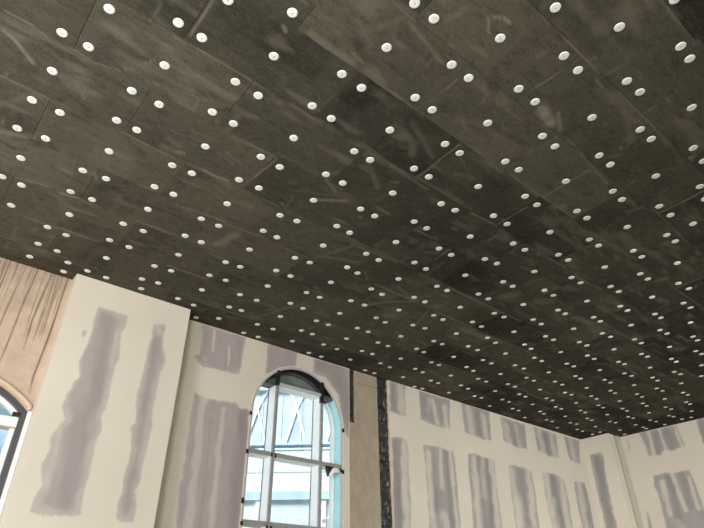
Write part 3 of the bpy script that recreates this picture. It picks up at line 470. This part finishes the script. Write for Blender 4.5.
if len(order) > 100:
    for q in order[100:]: rest.append((q[0], q[1], vis[q][1]))
order = order[:100]
rb = random.Random(21)
def board_mesh(r, k, rc, cell, V, F, SCU, TON, tone, tilt):
    x = np.linspace(rc[0], rc[1], max(2, int((rc[1]-rc[0])/cell)+1)); y = np.linspace(rc[2], rc[3], max(2, int((rc[3]-rc[2])/cell)+1))
    x = np.sort(np.r_[x, rc[0]+.004, rc[1]-.004]); y = np.sort(np.r_[y, rc[2]+.004, rc[3]-.004])
    X, Y = np.meshgrid(x, y); ny, nx = X.shape
    Z = np.full(X.shape, CEIL)
    edge = np.zeros(X.shape, bool); edge[0] = edge[-1] = True; edge[:, 0] = edge[:, -1] = True
    cx, cyy = (rc[0]+rc[1])/2, (rc[2]+rc[3])/2
    Z = Z+np.abs(tilt[2])*.5+tilt[0]*(X-cx)+tilt[1]*(Y-cyy)
    Z = np.maximum(Z, CEIL)
    Z = np.where(edge, Z+.002, Z)
    s = np.zeros(X.shape)
    for pts, w, st in SC_ARR:
        lo = pts.min(0)-w-.1; hi = pts.max(0)+w+.1
        if lo[0] > rc[1] or hi[0] < rc[0] or lo[1] > rc[3] or hi[1] < rc[2]: continue
        d = dist_poly(X, Y, [tuple(p) for p in pts], False)+w*.4*(fbm(X*11, Y*11)-.5)
        s = np.maximum(s, st*.85*(1-sstep(w*.15, w*.75, d))*(.55+.7*fbm(X*16+3, Y*16)))
    # random smears
    n = fbm(X*2.3+r*1.7, Y*9+k*2.1, 4)
    s = np.maximum(s, .22*sstep(.60, .8, n))
    rg = random.Random(r*101+k*7+5)
    for _ in range(5):
        ax, ay = rg.uniform(rc[0], rc[1]), rg.uniform(rc[2], rc[3]); L = rg.choice([.05, .12, .25, .5]); an = rg.gauss(0, .5) if rg.random() < .6 else rg.gauss(1.57, .3)
        d = dist_poly(X, Y, [(ax, ay), (ax+L*math.cos(an), ay+L*math.sin(an))], False)
        s = np.maximum(s, rg.uniform(.05, .26)*(1-sstep(.004, rg.choice([.014, .02, .045]), d))*(.4+.9*fbm(X*20, Y*20)))
    if rg.random() < .3:      # dust along one edge of the board
        dd = (Y-rc[2]) if rg.random() < .5 else (rc[3]-Y)
        s = np.maximum(s, .3*(1-sstep(.008, .03, dd))*sstep(.35, .6, fbm(X*3+k, Y*0+r, 3)))
    tn = np.full(X.shape, float(tone))
    for _ in range(2):
        if rg.random() < .6:
            a = rg.uniform(rc[0], rc[1]); w_ = rg.uniform(.12, .45); c0 = rg.choice([rc[2], rc[2]+.3, rc[2]-.2]); h_ = rg.choice([.3, .6, .9]); sk = rg.uniform(-.25, .25)
            q = np.maximum(np.abs(X+sk*(Y-rc[2])-a)-w_, np.abs(Y-c0-h_/2)-h_/2)
            tn += rg.choice([-.16, -.1, .12, .18])*(1-sstep(-.015, .015, q))
    tn += .22*(fbm(X*1.7+9, Y*2.1+4, 3)-.5)
    tn = np.clip(tn, 0, 1)
    base = len(V)
    V.extend(np.c_[X.ravel(), Y.ravel(), Z.ravel()].tolist()); SCU.extend(np.clip(s, 0, 1).ravel().tolist()); TON.extend(tn.ravel().tolist())
    idx = base+np.arange(ny*nx).reshape(ny, nx)
    F.extend(np.stack([idx[:-1, :-1], idx[1:, :-1], idx[1:, 1:], idx[:-1, 1:]], -1).reshape(-1, 4).tolist())
    ring = list(idx[0, :])+list(idx[1:, -1])+list(idx[-1, -2::-1])+list(idx[-2:0:-1, 0])
    t0 = len(V)
    for q in ring:
        V.append([V[q][0], V[q][1], CEIL+.048]); SCU.append(0); TON.append(tone)
    m = len(ring)
    for q in range(m):
        F.append([ring[q], ring[(q+1) % m], t0+(q+1) % m, t0+q])
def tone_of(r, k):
    if (r, k) in TONES and r >= 8 and k <= 6: return min(1, TONES[(r, k)]*.9+.24)  # bounce light near the window wall painted in as a lighter tone
    return TONES.get((r, k), min(1, max(0, rb.gauss(.11, .13))))  # unlisted, mostly far boards: dim light there put into a darker tone
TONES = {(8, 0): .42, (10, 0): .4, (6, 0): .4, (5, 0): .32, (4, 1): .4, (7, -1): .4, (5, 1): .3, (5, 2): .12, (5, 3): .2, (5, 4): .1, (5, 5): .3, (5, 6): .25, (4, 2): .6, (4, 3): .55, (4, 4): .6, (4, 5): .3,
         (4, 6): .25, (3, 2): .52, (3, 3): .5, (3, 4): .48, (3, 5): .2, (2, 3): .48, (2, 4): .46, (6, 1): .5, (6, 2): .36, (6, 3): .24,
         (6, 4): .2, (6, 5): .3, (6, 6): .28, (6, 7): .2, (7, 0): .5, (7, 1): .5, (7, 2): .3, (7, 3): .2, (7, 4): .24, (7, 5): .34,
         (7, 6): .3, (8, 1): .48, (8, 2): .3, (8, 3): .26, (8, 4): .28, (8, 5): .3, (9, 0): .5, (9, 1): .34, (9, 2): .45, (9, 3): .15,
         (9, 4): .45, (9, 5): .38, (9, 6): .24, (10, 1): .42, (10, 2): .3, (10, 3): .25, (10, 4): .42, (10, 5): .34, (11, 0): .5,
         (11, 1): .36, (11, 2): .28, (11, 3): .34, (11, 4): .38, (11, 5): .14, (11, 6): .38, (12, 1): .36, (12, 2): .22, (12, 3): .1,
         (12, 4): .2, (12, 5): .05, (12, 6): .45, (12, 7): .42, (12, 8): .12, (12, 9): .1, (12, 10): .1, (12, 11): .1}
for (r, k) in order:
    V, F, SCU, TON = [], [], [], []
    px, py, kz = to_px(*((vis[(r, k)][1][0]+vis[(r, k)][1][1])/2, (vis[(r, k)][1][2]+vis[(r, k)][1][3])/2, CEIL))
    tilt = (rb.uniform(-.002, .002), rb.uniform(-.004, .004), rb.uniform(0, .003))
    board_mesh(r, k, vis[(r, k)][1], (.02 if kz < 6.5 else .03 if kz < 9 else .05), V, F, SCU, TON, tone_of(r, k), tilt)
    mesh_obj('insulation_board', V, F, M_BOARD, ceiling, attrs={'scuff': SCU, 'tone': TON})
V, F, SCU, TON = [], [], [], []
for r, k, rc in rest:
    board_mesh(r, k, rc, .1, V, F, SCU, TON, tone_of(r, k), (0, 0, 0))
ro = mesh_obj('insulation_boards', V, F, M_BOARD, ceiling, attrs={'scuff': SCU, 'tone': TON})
ro['kind'] = 'stuff'

# ------------------------------------------------------------------ white fixing discs
def disc_geo(R=.0385, n=24, hub=True):
    prof = [(.0, -.0040), (.010, -.0041), (.013, -.0048), (.028, -.0050), (.0355, -.0042), (R, -.001), (R, .0)]
    vs, fs = [(0, 0, prof[0][1])], []
    for rr, z in prof[1:]:
        for i in range(n):
            a = 2*math.pi*i/n; vs.append((rr*math.cos(a), rr*math.sin(a), z))
    for i in range(n): fs.append((0, 1+(i+1) % n, 1+i))
    for j in range(len(prof)-2):
        for i in range(n):
            a = 1+j*n+i; b = 1+j*n+(i+1) % n
            fs.append((a, b, b+n, a+n))
    return vs, fs
def mk(name, vs, fs, mat):
    me = bpy.data.meshes.new(name); me.from_pydata(vs, [], fs); me.materials.append(mat)
    me.polygons.foreach_set('use_smooth', [True]*len(me.polygons)); return me
ME_DISC = mk('fixing_disc', *disc_geo(), M_DISC)
hv = [(0, 0, -.0052)]+[(.0085*math.cos(2*math.pi*i/16), .0085*math.sin(2*math.pi*i/16), z) for z in (-.005, -.003) for i in range(16)]
hf = [(0, 1+(i+1) % 16, 1+i) for i in range(16)]+[(1+i, 1+(i+1) % 16, 17+(i+1) % 16, 17+i) for i in range(16)]
ME_HUB = mk('centre_plug', hv, hf, M_HUB)
OFF = [(.6, 0), (.1, .2), (.1, -.2), (1.1, .2), (1.1, -.2)]
WHERE = ['centre', 'far left corner', 'near left corner', 'far right corner', 'near right corner']
ORD = ['zeroth', 'first', 'second', 'third', 'fourth', 'fifth', 'sixth', 'seventh', 'eighth', 'ninth', 'tenth', 'eleventh', 'twelfth', 'thirteenth', 'fourteenth', 'fifteenth']
cnt = {}
for (r, k) in sorted(vis): cnt.setdefault(r, []).append(k)
allr = max(cnt)
items = []
for r, k, c, dx, dy in DISCS:
    x = 1.2*k+(.6 if r % 2 else 0)+OFF[c][0]+dx; y = .6*r+OFF[c][1]+dy
    if y > V_WALL-.05 or x > U_END-.05: continue
    col = cnt.get(r, [k]).index(k)+1 if k in cnt.get(r, []) else 1
    lab = 'white disc, %s of %s board from left, %s row from window wall' % (WHERE[c], ORD[col], ORD[allr-r+1])
    items.append((to_px(x, y, CEIL)[2], x, y, lab))
EXL = {0: 'white fixing disc standing alone just ahead of drywall pier and stained wall junction',
       1: 'extra white fixing disc near the right photo border, beside a board joint',
       2: 'white fixing disc touching the left top corner of the big drywall pier',
       3: 'white fixing disc just above the top edge of the big drywall pier, mid-way',
       4: 'white fixing disc tucked in the corner between pier and window wall'}
for i, (x, y) in enumerate(EXTRA):
    items.append((to_px(x, y, CEIL)[2], x, y, EXL.get(i, 'small white fixing disc by the far right wall')))
items.sort(key=lambda t: t[0])
jr = random.Random(9)
tmpl = tmplh = None
for i, (kz, x, y, lab) in enumerate(items[:300]):
    if tmpl is None:
        o = bpy.data.objects.new('fixing_disc', ME_DISC); tmpl = o
    else:
        o = tmpl.copy()
    COL.objects.link(o)
    o.location = (x, y, CEIL-.0005)
    o.rotation_euler = (jr.gauss(0, .02), jr.gauss(0, .02), jr.uniform(0, 6.28))
    tag(o, lab, 'fixing disc', 'white fixing discs on the ceiling boards')
    if i < 70:
        if tmplh is None:
            h = bpy.data.objects.new('centre_plug', ME_HUB); tmplh = h
        else:
            h = tmplh.copy()
        COL.objects.link(h); h.parent = o
vs, fs = disc_geo(); FV, FF = [], []
for kz, x, y, lab in items[300:]:
    b = len(FV); FV += [(x+a, y+c, CEIL-.0005+e) for a, c, e in vs]; FF += [tuple(q+b for q in f) for f in fs]
# the field of discs runs on past the edges of the photograph
for r in range(-3, 13):
    for k in range(-3, 13):
        for c in range(5):
            x = 1.2*k+(.6 if r % 2 else 0)+OFF[c][0]; y = .6*r+OFF[c][1]
            if not (U_MIN+.1 < x < U_END-.15 and V_MIN+.1 < y < V_TAN-.1): continue
            px, py, kz = to_px(x, y, CEIL)
            if kz > .2 and -4 < px < 708 and -4 < py < 532: continue
            b = len(FV); FV += [(x+a, y+d, CEIL-.0005+e) for a, d, e in vs]; FF += [tuple(q+b for q in f) for f in fs]
far = mesh_obj('fixing_discs', FV, FF, M_DISC, smooth=True)
tag(far, 'distant small white fixing discs on the dark ceiling towards the far corner', 'fixing discs', 'white fixing discs on the ceiling boards', 'stuff')

# ------------------------------------------------------------------ arched window (window_2)
win = struct(empty('window_2', (W2U, V_WALL, W2B)))
def put(o):   # keep the world place under the window's Empty
    o.parent = win; o.location = (-W2U, -V_WALL, -W2B); return o
def arch_ring(name, r_out, r_in, v0, v1, mat, a0=0., a1=180., legs=None, n=40):
    """curved strip of rectangular section following the arch, with straight legs down to `legs`"""
    path = []
    if legs is not None: path.append(('l', 1))
    for i in range(n+1):
        a = math.radians(a0+(a1-a0)*i/n); path.append((math.cos(a), math.sin(a)))
    if legs is not None: path.append(('l', -1))
    vs, fs = [], []
    for p in path:
        if p[0] == 'l':
            po = (W2U+p[1]*r_out, legs); pi = (W2U+p[1]*r_in, legs)
        else:
            po = (W2U+r_out*p[0], W2S+r_out*p[1]); pi = (W2U+r_in*p[0], W2S+r_in*p[1])
        vs += [(po[0], v0, po[1]), (po[0], v1, po[1]), (pi[0], v1, pi[1]), (pi[0], v0, pi[1])]
    for i in range(len(path)-1):
        b = 4*i
        for q in range(4):
            fs.append((b+q, b+(q+1) % 4, b+4+(q+1) % 4, b+4+q))
    fs += [(0, 1, 2, 3), tuple(4*(len(path)-1)+q for q in (3, 2, 1, 0))]
    bm = bmesh.new(); bv = [bm.verts.new(v) for v in vs]
    for f in fs: bm.faces.new([bv[q] for q in f])
    return put(bm_obj(name, bm, mat))
VB = V_WALL+.225
arch_ring('corner_bead', W2R+.004, W2R-.012, V_WALL-.006, V_WALL+.012, M_BEAD, 0, 180, W2B)
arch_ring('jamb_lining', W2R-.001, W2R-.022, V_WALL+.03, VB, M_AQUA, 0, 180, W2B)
arch_ring('head_lining', W2R-.0225, W2R-.028, V_WALL+.02, VB-.002, M_BLACK, 37, 143)
arch_ring('frame_edge', W2R-.012, W2R-.042, V_WALL+.004, V_WALL+.03, M_FEDGE, 0, 180, W2B)
arch_ring('head_frame', W2R-.0285, W2R-.085, VB-.03, VB+.02, M_DARKFRAME, 36, 144)
arch_ring('sash_frame', W2R-.0285, W2R-.085, VB-.03, VB+.02, M_WHITE, 0, 35.5, None)
arch_ring('sash_frame', W2R-.0285, W2R-.085, VB-.03, VB+.02, M_WHITE, 144.5, 180, None)
for q in (-1, 1):
    a = sorted((W2U+q*(W2R-.0285), W2U+q*(W2R-.085)))
    put(box('sash_frame', (a[0], VB-.03, W2B), (a[1], VB+.02, W2S-.001), M_WHITE))
for s in (-1, 1):
    u = W2U+s*.42
    boxes_ = bmesh.new()
    add_box(boxes_, (u-.022, V_WALL+.002, W2B), (u+.022, V_WALL+.035, 4.60), .003)
    put(bm_obj('stud', boxes_, M_STEEL))
    put(box('gasket', (u-.031, VB-.012, W2B), (u+.031, VB-.002, 4.60), M_GASKET))
    put(box('mullion', (u-.018, V_WALL+.0355, W2B), (u+.018, VB-.0125, 4.60), M_WHITE))
    zt = W2S+math.sqrt((W2R-.03)**2-.42**2)
    put(box('bracket', (u-.028, V_WALL+.000, 4.602 if s < 0 else 4.50), (u+.028, V_WALL+.05, zt+.005), M_BLACK, None, .004))
e = W2R-.035
def transom(z0, z1, a, b, mat_f, mat_u):
    put(box('transom', (a, V_WALL+.036, z0), (b, VB+.01, z1), mat_u))
    put(box('transom_rail', (a, V_WALL+.004, z0+.002), (b, V_WALL+.0355, z1+.012), mat_f, None, .003))
for (a, b) in ((W2U-e, W2U-.443), (W2U-.397, W2U+.397), (W2U+.443, W2U+e)):
    transom(3.555, 3.60, a, b, M_STEEL, M_WHITE)
    transom(2.655, 2.70, a, b, M_STEEL, M_DUST)
    transom(1.755, 1.80, a, b, M_STEEL, M_DUST)
transom(4.605, 4.64, W2U-.44, W2U+.44, M_FEDGE, M_WHITE)
for (a, b) in ((W2U-e+.10, W2U-.445), (W2U+.445, W2U+e-.10)):
    put(box('transom', (a, V_WALL+.036, 4.605), (b, VB+.01, 4.65), M_DARKFRAME))
# head panel behind the curve
bm = bmesh.new(); pts = []
rr_ = W2R-.086
a0 = math.asin((4.66-W2S)/rr_)
for i in range(25):
    a = a0+(math.pi-2*a0)*i/24; pts.append((W2U+rr_*math.cos(a), W2S+rr_*math.sin(a)))
f0 = [bm.verts.new((a, VB-.02, b)) for a, b in pts]; f1 = [bm.verts.new((a, VB+.0, b)) for a, b in pts]
bm.faces.new(f0); bm.faces.new(f1[::-1])
for i in range(25):
    j = (i+1) % 25; bm.faces.new((f0[i], f0[j], f1[j], f1[i]))
put(bm_obj('head_panel', bm, M_HEAD))
M_GLASS = mat_glass('clear_glazing', (.93, .975, .99), .05)
def arch_pane(u0, u1, z0, z1):
    """a glass sheet, cut to the arch where it reaches it"""
    r = rr_-.002
    bm = bmesh.new(); n = 14; fr = []
    top = []
    for i in range(n+1):
        u = u0+(u1-u0)*i/n
        zt = W2S+math.sqrt(max(r*r-(u-W2U)**2, 0)); top.append((u, min(z1, zt)))
    pts = [(u0, z0), (u1, z0)]+top[::-1]
    a = [bm.verts.new((p, VB+.004, q)) for p, q in pts]; b = [bm.verts.new((p, VB+.010, q)) for p, q in pts]
    bm.faces.new(a); bm.faces.new(b[::-1])
    for i in range(len(pts)):
        j = (i+1) % len(pts); bm.faces.new((a[i], a[j], b[j], b[i]))
    bmesh.ops.remove_doubles(bm, verts=bm.verts, dist=1e-4)
    put(bm_obj('pane', bm, M_GLASS))
for (u0, u1) in ((W2U-.762, W2U-.44), (W2U-.40, W2U+.40), (W2U+.44, W2U+.762)):
    for (z0, z1) in ((W2B+.02, 1.754), (1.802, 2.654), (2.702, 3.554), (3.602, 4.604)):
        arch_pane(u0, u1, z0, z1)
struct(box('trim_1', (W2U-W2R-.03, V_WALL-.02, W2B-.03), (W2U+W2R+.03, VB+.06, W2B-.001), M_WHITE))
# black packers round the edge of the frame
for u, z, h in ((4.975, 4.09, .05), (4.972, 3.56, .06), (4.972, 2.93, .07), (4.985, 2.66, .05), (6.656, 4.14, .06), (6.655, 3.51, .06)):
    s = 1 if u > W2U else -1
    put(box('packer', (u-.018, V_WALL-.012, z-h/2), (u+.018, V_WALL+.004, z+h/2), M_BLACK, None, .003))
for u, z in ((W2U-.445, 3.575), (W2U-.385, 3.565), (W2U-.445, 2.64), (W2U-.38, 2.64)):
    put(box('packer', (u-.015, V_WALL-.002, z-.025), (u+.015, V_WALL+.003, z+.025), M_BLACK, None, .002))

# torn tape and foam left under the transom
foam = empty('tape_scrap', (6.47, V_WALL-.01, 3.5))
tag(foam, 'torn scrap of black tape with white foam hanging under the arched window transom', 'tape scrap')
def lump(name, outline, v0, v1, mat, par, seed):
    bm = bmesh.new(); n = len(outline); rg = random.Random(seed)
    a = [bm.verts.new((x, v0+rg.uniform(-.006, .006), z)) for x, z in outline]
    b = [bm.verts.new((x, v1+rg.uniform(-.004, .004), z)) for x, z in outline]
    cx = sum(x for x, z in outline)/n; cz = sum(z for x, z in outline)/n
    ca = bm.verts.new((cx, v0-.012, cz)); cb = bm.verts.new((cx, v1, cz))
    for i in range(n):
        j = (i+1) % n
        bm.faces.new((a[i], a[j], ca)); bm.faces.new((b[j], b[i], cb)); bm.faces.new((a[j], a[i], b[i], b[j]))
    bmesh.ops.subdivide_edges(bm, edges=bm.edges[:], cuts=1, use_grid_fill=True, smooth=.3)
    o = bm_obj(name, bm, mat, par, True); o.location = -par.location
    return o
lump('tape', [(6.32, 3.552), (6.45, 3.553), (6.50, 3.53), (6.44, 3.50), (6.40, 3.46), (6.365, 3.40), (6.345, 3.43), (6.33, 3.49)], V_WALL-.012, V_WALL+.01, M_BLACK, foam, 1)
lump('tape', [(6.555, 3.552), (6.625, 3.555), (6.627, 3.50), (6.58, 3.505), (6.545, 3.53)], V_WALL-.012, V_WALL+.01, M_BLACK, foam, 2)
lump('foam', [(6.43, 3.525), (6.50, 3.548), (6.555, 3.545), (6.585, 3.51), (6.56, 3.47), (6.49, 3.475), (6.44, 3.45), (6.395, 3.405), (6.385, 3.45)], V_WALL-.028, V_WALL-.013, M_WHITE, foam, 3)

# ------------------------------------------------------------------ window_1 (segmental head, dark frame)
win1 = struct(empty('window_1', (W1U, V_TAN, .9)))
def put1(o): o.parent = win1; o.location = (-W1U, -V_TAN, -.9); return o
def loop_frame(name, i0, i1, v0, v1, mat, sill=.9):
    A = seg_loop(i0, sill+i0); B = seg_loop(i1, sill+i1); n = len(A)
    bm = bmesh.new()
    a0 = [bm.verts.new((x, v0, z)) for x, z in A]; a1 = [bm.verts.new((x, v1, z)) for x, z in A]
    b0 = [bm.verts.new((x, v0, z)) for x, z in B]; b1 = [bm.verts.new((x, v1, z)) for x, z in B]
    for i in range(n):
        j = (i+1) % n
        for q in ((a0[i], a0[j], b0[j], b0[i]), (a1[j], a1[i], b1[i], b1[j]), (a0[j], a0[i], a1[i], a1[j]), (b0[i], b0[j], b1[j], b1[i])):
            bm.faces.new(q)
    return put1(bm_obj(name, bm, mat))
loop_frame('frame', .002, .058, V_TAN+.02, V_TAN+.10, M_DARKFRAME)
loop_frame('sash', .060, .105, V_TAN+.07, V_TAN+.17, M_WHITE)
zin = 3.36
put1(box('transom', (W1U-W1H+.06, V_TAN+.03, zin), (W1U+W1H-.06, V_TAN+.17, zin+.10), M_WHITE, None, .004))
put1(box('transom_cover', (W1U-W1H+.062, V_TAN+.028, zin-.012), (W1U+W1H-.062, V_TAN+.172, zin-.001), M_DUST))
put1(box('mullion', (W1U-.03, V_TAN+.035, .97), (W1U+.03, V_TAN+.165, zin-.013), M_WHITE))
put1(box('packer', (W1U+W1H-.13, V_TAN+.012, zin+.115), (W1U+W1H-.055, V_TAN+.07, zin+.15), M_BLACK))
def seg_pane(zlo, zhi, mat):
    L = seg_loop(.107, .9+.107)
    pts = []
    hi = [p for p in L if p[1] > zlo] if zhi is None else None
    if zhi is None:
        h = W1H-.107; pts = [(W1U-h, zlo), (W1U+h, zlo)]+hi
    else:
        h = W1H-.107; pts = [(W1U-h, zlo), (W1U+h, zlo), (W1U+h, zhi), (W1U-h, zhi)]
    bm = bmesh.new(); a = [bm.verts.new((x, V_TAN+.12, z)) for x, z in pts]; b = [bm.verts.new((x, V_TAN+.126, z)) for x, z in pts]
    bm.faces.new(a); bm.faces.new(b[::-1])
    for i in range(len(pts)):
        j = (i+1) % len(pts); bm.faces.new((a[i], a[j], b[j], b[i]))
    put1(bm_obj('pane', bm, mat))
seg_pane(zin+.101, None, mat_glass('greenish_top_light', (.62, .74, .72), .12))
seg_pane(1.03, zin-.013, M_GLASS)
put1(box('jamb_trim', (2.193, V_TAN-.035, .9), (2.2275, V_TAN+.0195, 3.53), M_WHITE, None, .003))
# sand coloured bead along the head
A = seg_loop(-.05, .9); n = len(A)
cu = bpy.data.curves.new('head_bead', 'CURVE'); cu.dimensions = '3D'; cu.bevel_depth = .026; cu.bevel_resolution = 4; cu.use_fill_caps = True
sp = cu.splines.new('POLY'); P_ = A[2:-1]; sp.points.add(len(P_)-1)
for i, (x, z) in enumerate(P_): sp.points[i].co = (min(x, 2.2), V_TAN-.012, z-.012, 1)
cu.materials.append(M_SANDBEAD)
hb = bpy.data.objects.new('head_bead', cu); link(hb); put1(hb)

# ------------------------------------------------------------------ polythene and membrane strips
def crumple(name, u0, u1, z0, z1, v, amp, mat, seed, step=.014, sc=18):
    u = np.arange(u0, u1+1e-6, step); z = np.arange(z0, z1, step*1.5)
    U, Z = np.meshgrid(u, z)
    n = np.abs(fbm(U*sc+seed, Z*sc*.35+seed, 4)-.5)*2
    n2 = np.abs(fbm(U*sc*.8-Z*9+seed*2, Z*sc*.5, 3)-.5)*2
    D = v-amp*(1-np.clip(np.minimum(n, n2)*2.2, 0, .95))
    jag = .008*(vnoise(Z*30+seed, Z*0)-.5)
    U = U+jag*np.where(np.abs(U-(u0+u1)/2) > (u1-u0)*.35, 1, 0)
    ny, nx = U.shape; idx = np.arange(ny*nx).reshape(ny, nx)
    verts = np.c_[U.ravel(), D.ravel(), Z.ravel()]
    f = np.stack([idx[:-1, :-1], idx[:-1, 1:], idx[1:, 1:], idx[1:, :-1]], -1).reshape(-1, 4)
    o = mesh_obj(name, verts, f.tolist(), mat, None, True)
    md = o.modifiers.new('thick', 'SOLIDIFY'); md.thickness = .0015; md.offset = 1
    return o
o = crumple('polythene_sheet', 7.43, 7.655, .3, 5.212, V_WALL+.052, .045, M_POLY, 4, .012, 11)
tag(o, 'crumpled black polythene sheet hanging in the tall gap between bare strip and drywall', 'plastic sheet')
o = crumple('membrane_strip', 6.793, 6.885, 4.31, 5.212, V_WALL+.0105, .010, M_POLY, 9, .01, 26)
tag(o, 'short black membrane strip beside the arched window head, hanging from the ceiling', 'membrane strip')

# ------------------------------------------------------------------ outdoors
M_GROUND = simple('outdoor_paving', (.42, .45, .36), .9, 0, .2, .3)
g = struct(box('ground', (-60, V_WALL+.6, -.6), (90, 120, -.5), M_GROUND))
ext = empty('atrium_building', (12.1, 17.26, -.5))
ext.rotation_euler = (0, 0, math.radians(-42))
tag(ext, 'pale glazed building with white roof trusses and a blue band outside the arched window', 'building')
M_FW = simple('white_steelwork', (.86, .88, .88), .6, 0, .03, 1)
M_FR = simple('pale_render', (.60, .66, .65), .7, 0, .04, 1)
M_FGL = simple('pale_blue_facade_glass', (.46, .52, .58), .35, 0, .16, .8)
M_FB = simple('blue_fascia', (.36, .48, .66), .5, 0, .10, .9)
M_FG = simple('grey_shopfront_panel', (.50, .55, .57), .6, 0, .10, .9)
M_FP = simple('pink_brick_pier', (.62, .51, .48), .8, 0, .1, 2)
M_FL = simple('steel_blue_rail', (.54, .67, .74), .5, 0, .05)
M_FA = simple('yellow_green_awning', (.52, .60, .30), .8, 0, .1, 3)
X0, X1 = -9, 9
def ex(name, lst, mat, bev=0.): return boxes(name, lst, mat, ext, bev)
ex('base_wall', [((X0, 0.1, 0), (X1, 1.0, 5.5))], M_FG)
for x in (-2.6, -1.02, 1.0, 1.62, 3.3, 5.2, -5, -7): ex('pier', [((x, -.03, 0), (x+.34, .12, 5.5))], M_FP)
ex('fascia', [((X0, -.08, 5.5), (X1, .9, 5.76))], M_FB)
ex('parapet', [((X0, -.05, 5.76), (X1, .9, 7.12))], M_FR)
ex('upper_glazing', [((X0, .18, 7.12), (X1, .6, 9.35))], M_FGL)
ex('rail', [((X0, -.1, 7.12), (X1, .18, 7.18)), ((X0, -.1, 7.30), (X1, .18, 7.35)), ((X0, -.08, 6.38), (X1, -.05, 6.44))], M_FL)
for x in np.arange(X0, X1+.1, .72): ex('glazing_bar', [((x-.02, .14, 7.35), (x+.02, .18, 9.35))], M_FL)
for x in np.arange(-8.6, 8.7, 1.45):
    bm = bmesh.new()
    for pa, pb, wd in (((x-.28, 7.35), (x+.1, 8.65), .07), ((x+.48, 7.35), (x+.1, 8.65), .07), ((x+.1, 8.65), (x-.22, 9.35), .05), ((x+.1, 8.65), (x+.42, 9.35), .05)):
        add_bar(bm, (pa[0], .12, pa[1]), (pb[0], .12, pb[1]), wd)
    bm_obj('truss', bm, M_FW, ext)
ex('roof_beam', [((X0, -.05, 9.35), (X1, .5, 9.75))], M_FW)
ex('roof', [((X0-.3, -.3, 9.75), (X1+.3, 8, 9.95))], M_FW)
ex('awning', [((-1.75, -.45, 4.30), (-.95, .05, 4.72))], M_FA)
for x in (-.22, -.03, .17, .53, .70, 1.25, 1.45):
    bm = bmesh.new(); bmesh.ops.create_uvsphere(bm, u_segments=12, v_segments=8, radius=.055)
    for v in bm.verts: v.co = Vector((x+v.co.x, -.12+v.co.y*.5, 4.92+v.co.z))
    bm_obj('globe_lamp', bm, M_FW, ext, True)

# ------------------------------------------------------------------ light
w = bpy.data.worlds.new('sky'); SC.world = w; w.use_nodes = True; nt = w.node_tree
bg = nt.nodes['Background']
tc = N(nt, 'ShaderNodeTexCoord'); nz = N(nt, 'ShaderNodeTexNoise'); nz.inputs['Scale'].default_value = 3.2; nz.inputs['Detail'].default_value = 6
nt.links.new(tc.outputs['Generated'], nz.inputs['Vector'])
col = mixc(nt, ramp(nt, nz.outputs['Fac'], .46, .66), (.16, .27, .45), (.97, .98, 1.0))
nt.links.new(col, bg.inputs[0]); bg.inputs[1].default_value = SKY
sl = bpy.data.lights.new('sun', 'SUN'); sl.energy = SUN; sl.angle = .45; sl.color = (1, .96, .9)
so = bpy.data.objects.new('sun', sl); COL.objects.link(so)
so.rotation_euler = Vector((.80, .42, -.75)).to_track_quat('-Z', 'Y').to_euler()
def area(name, loc, to, sx, sy, e, col):
    l = bpy.data.lights.new(name, 'AREA'); l.shape = 'RECTANGLE'; l.size = sx; l.size_y = sy; l.energy = e; l.color = col
    o = bpy.data.objects.new(name, l); COL.objects.link(o); o.location = loc
    o.rotation_euler = (Vector(to)-Vector(loc)).to_track_quat('-Z', 'Y').to_euler(); return o
for nm, loc, to, sx, sy, e, spd in LIGHTS:
    area(nm, loc, to, sx, sy, e, (.985, .972, .918)).data.spread = math.radians(spd)

SC.view_settings.view_transform = 'Standard'; SC.view_settings.look = 'None'
SC.view_settings.exposure = EXPO; SC.view_settings.gamma = 1.0; SC.view_settings.use_curve_mapping = False
SC.cycles.use_denoising = True
SC.cycles.max_bounces = 8; SC.cycles.diffuse_bounces = 5
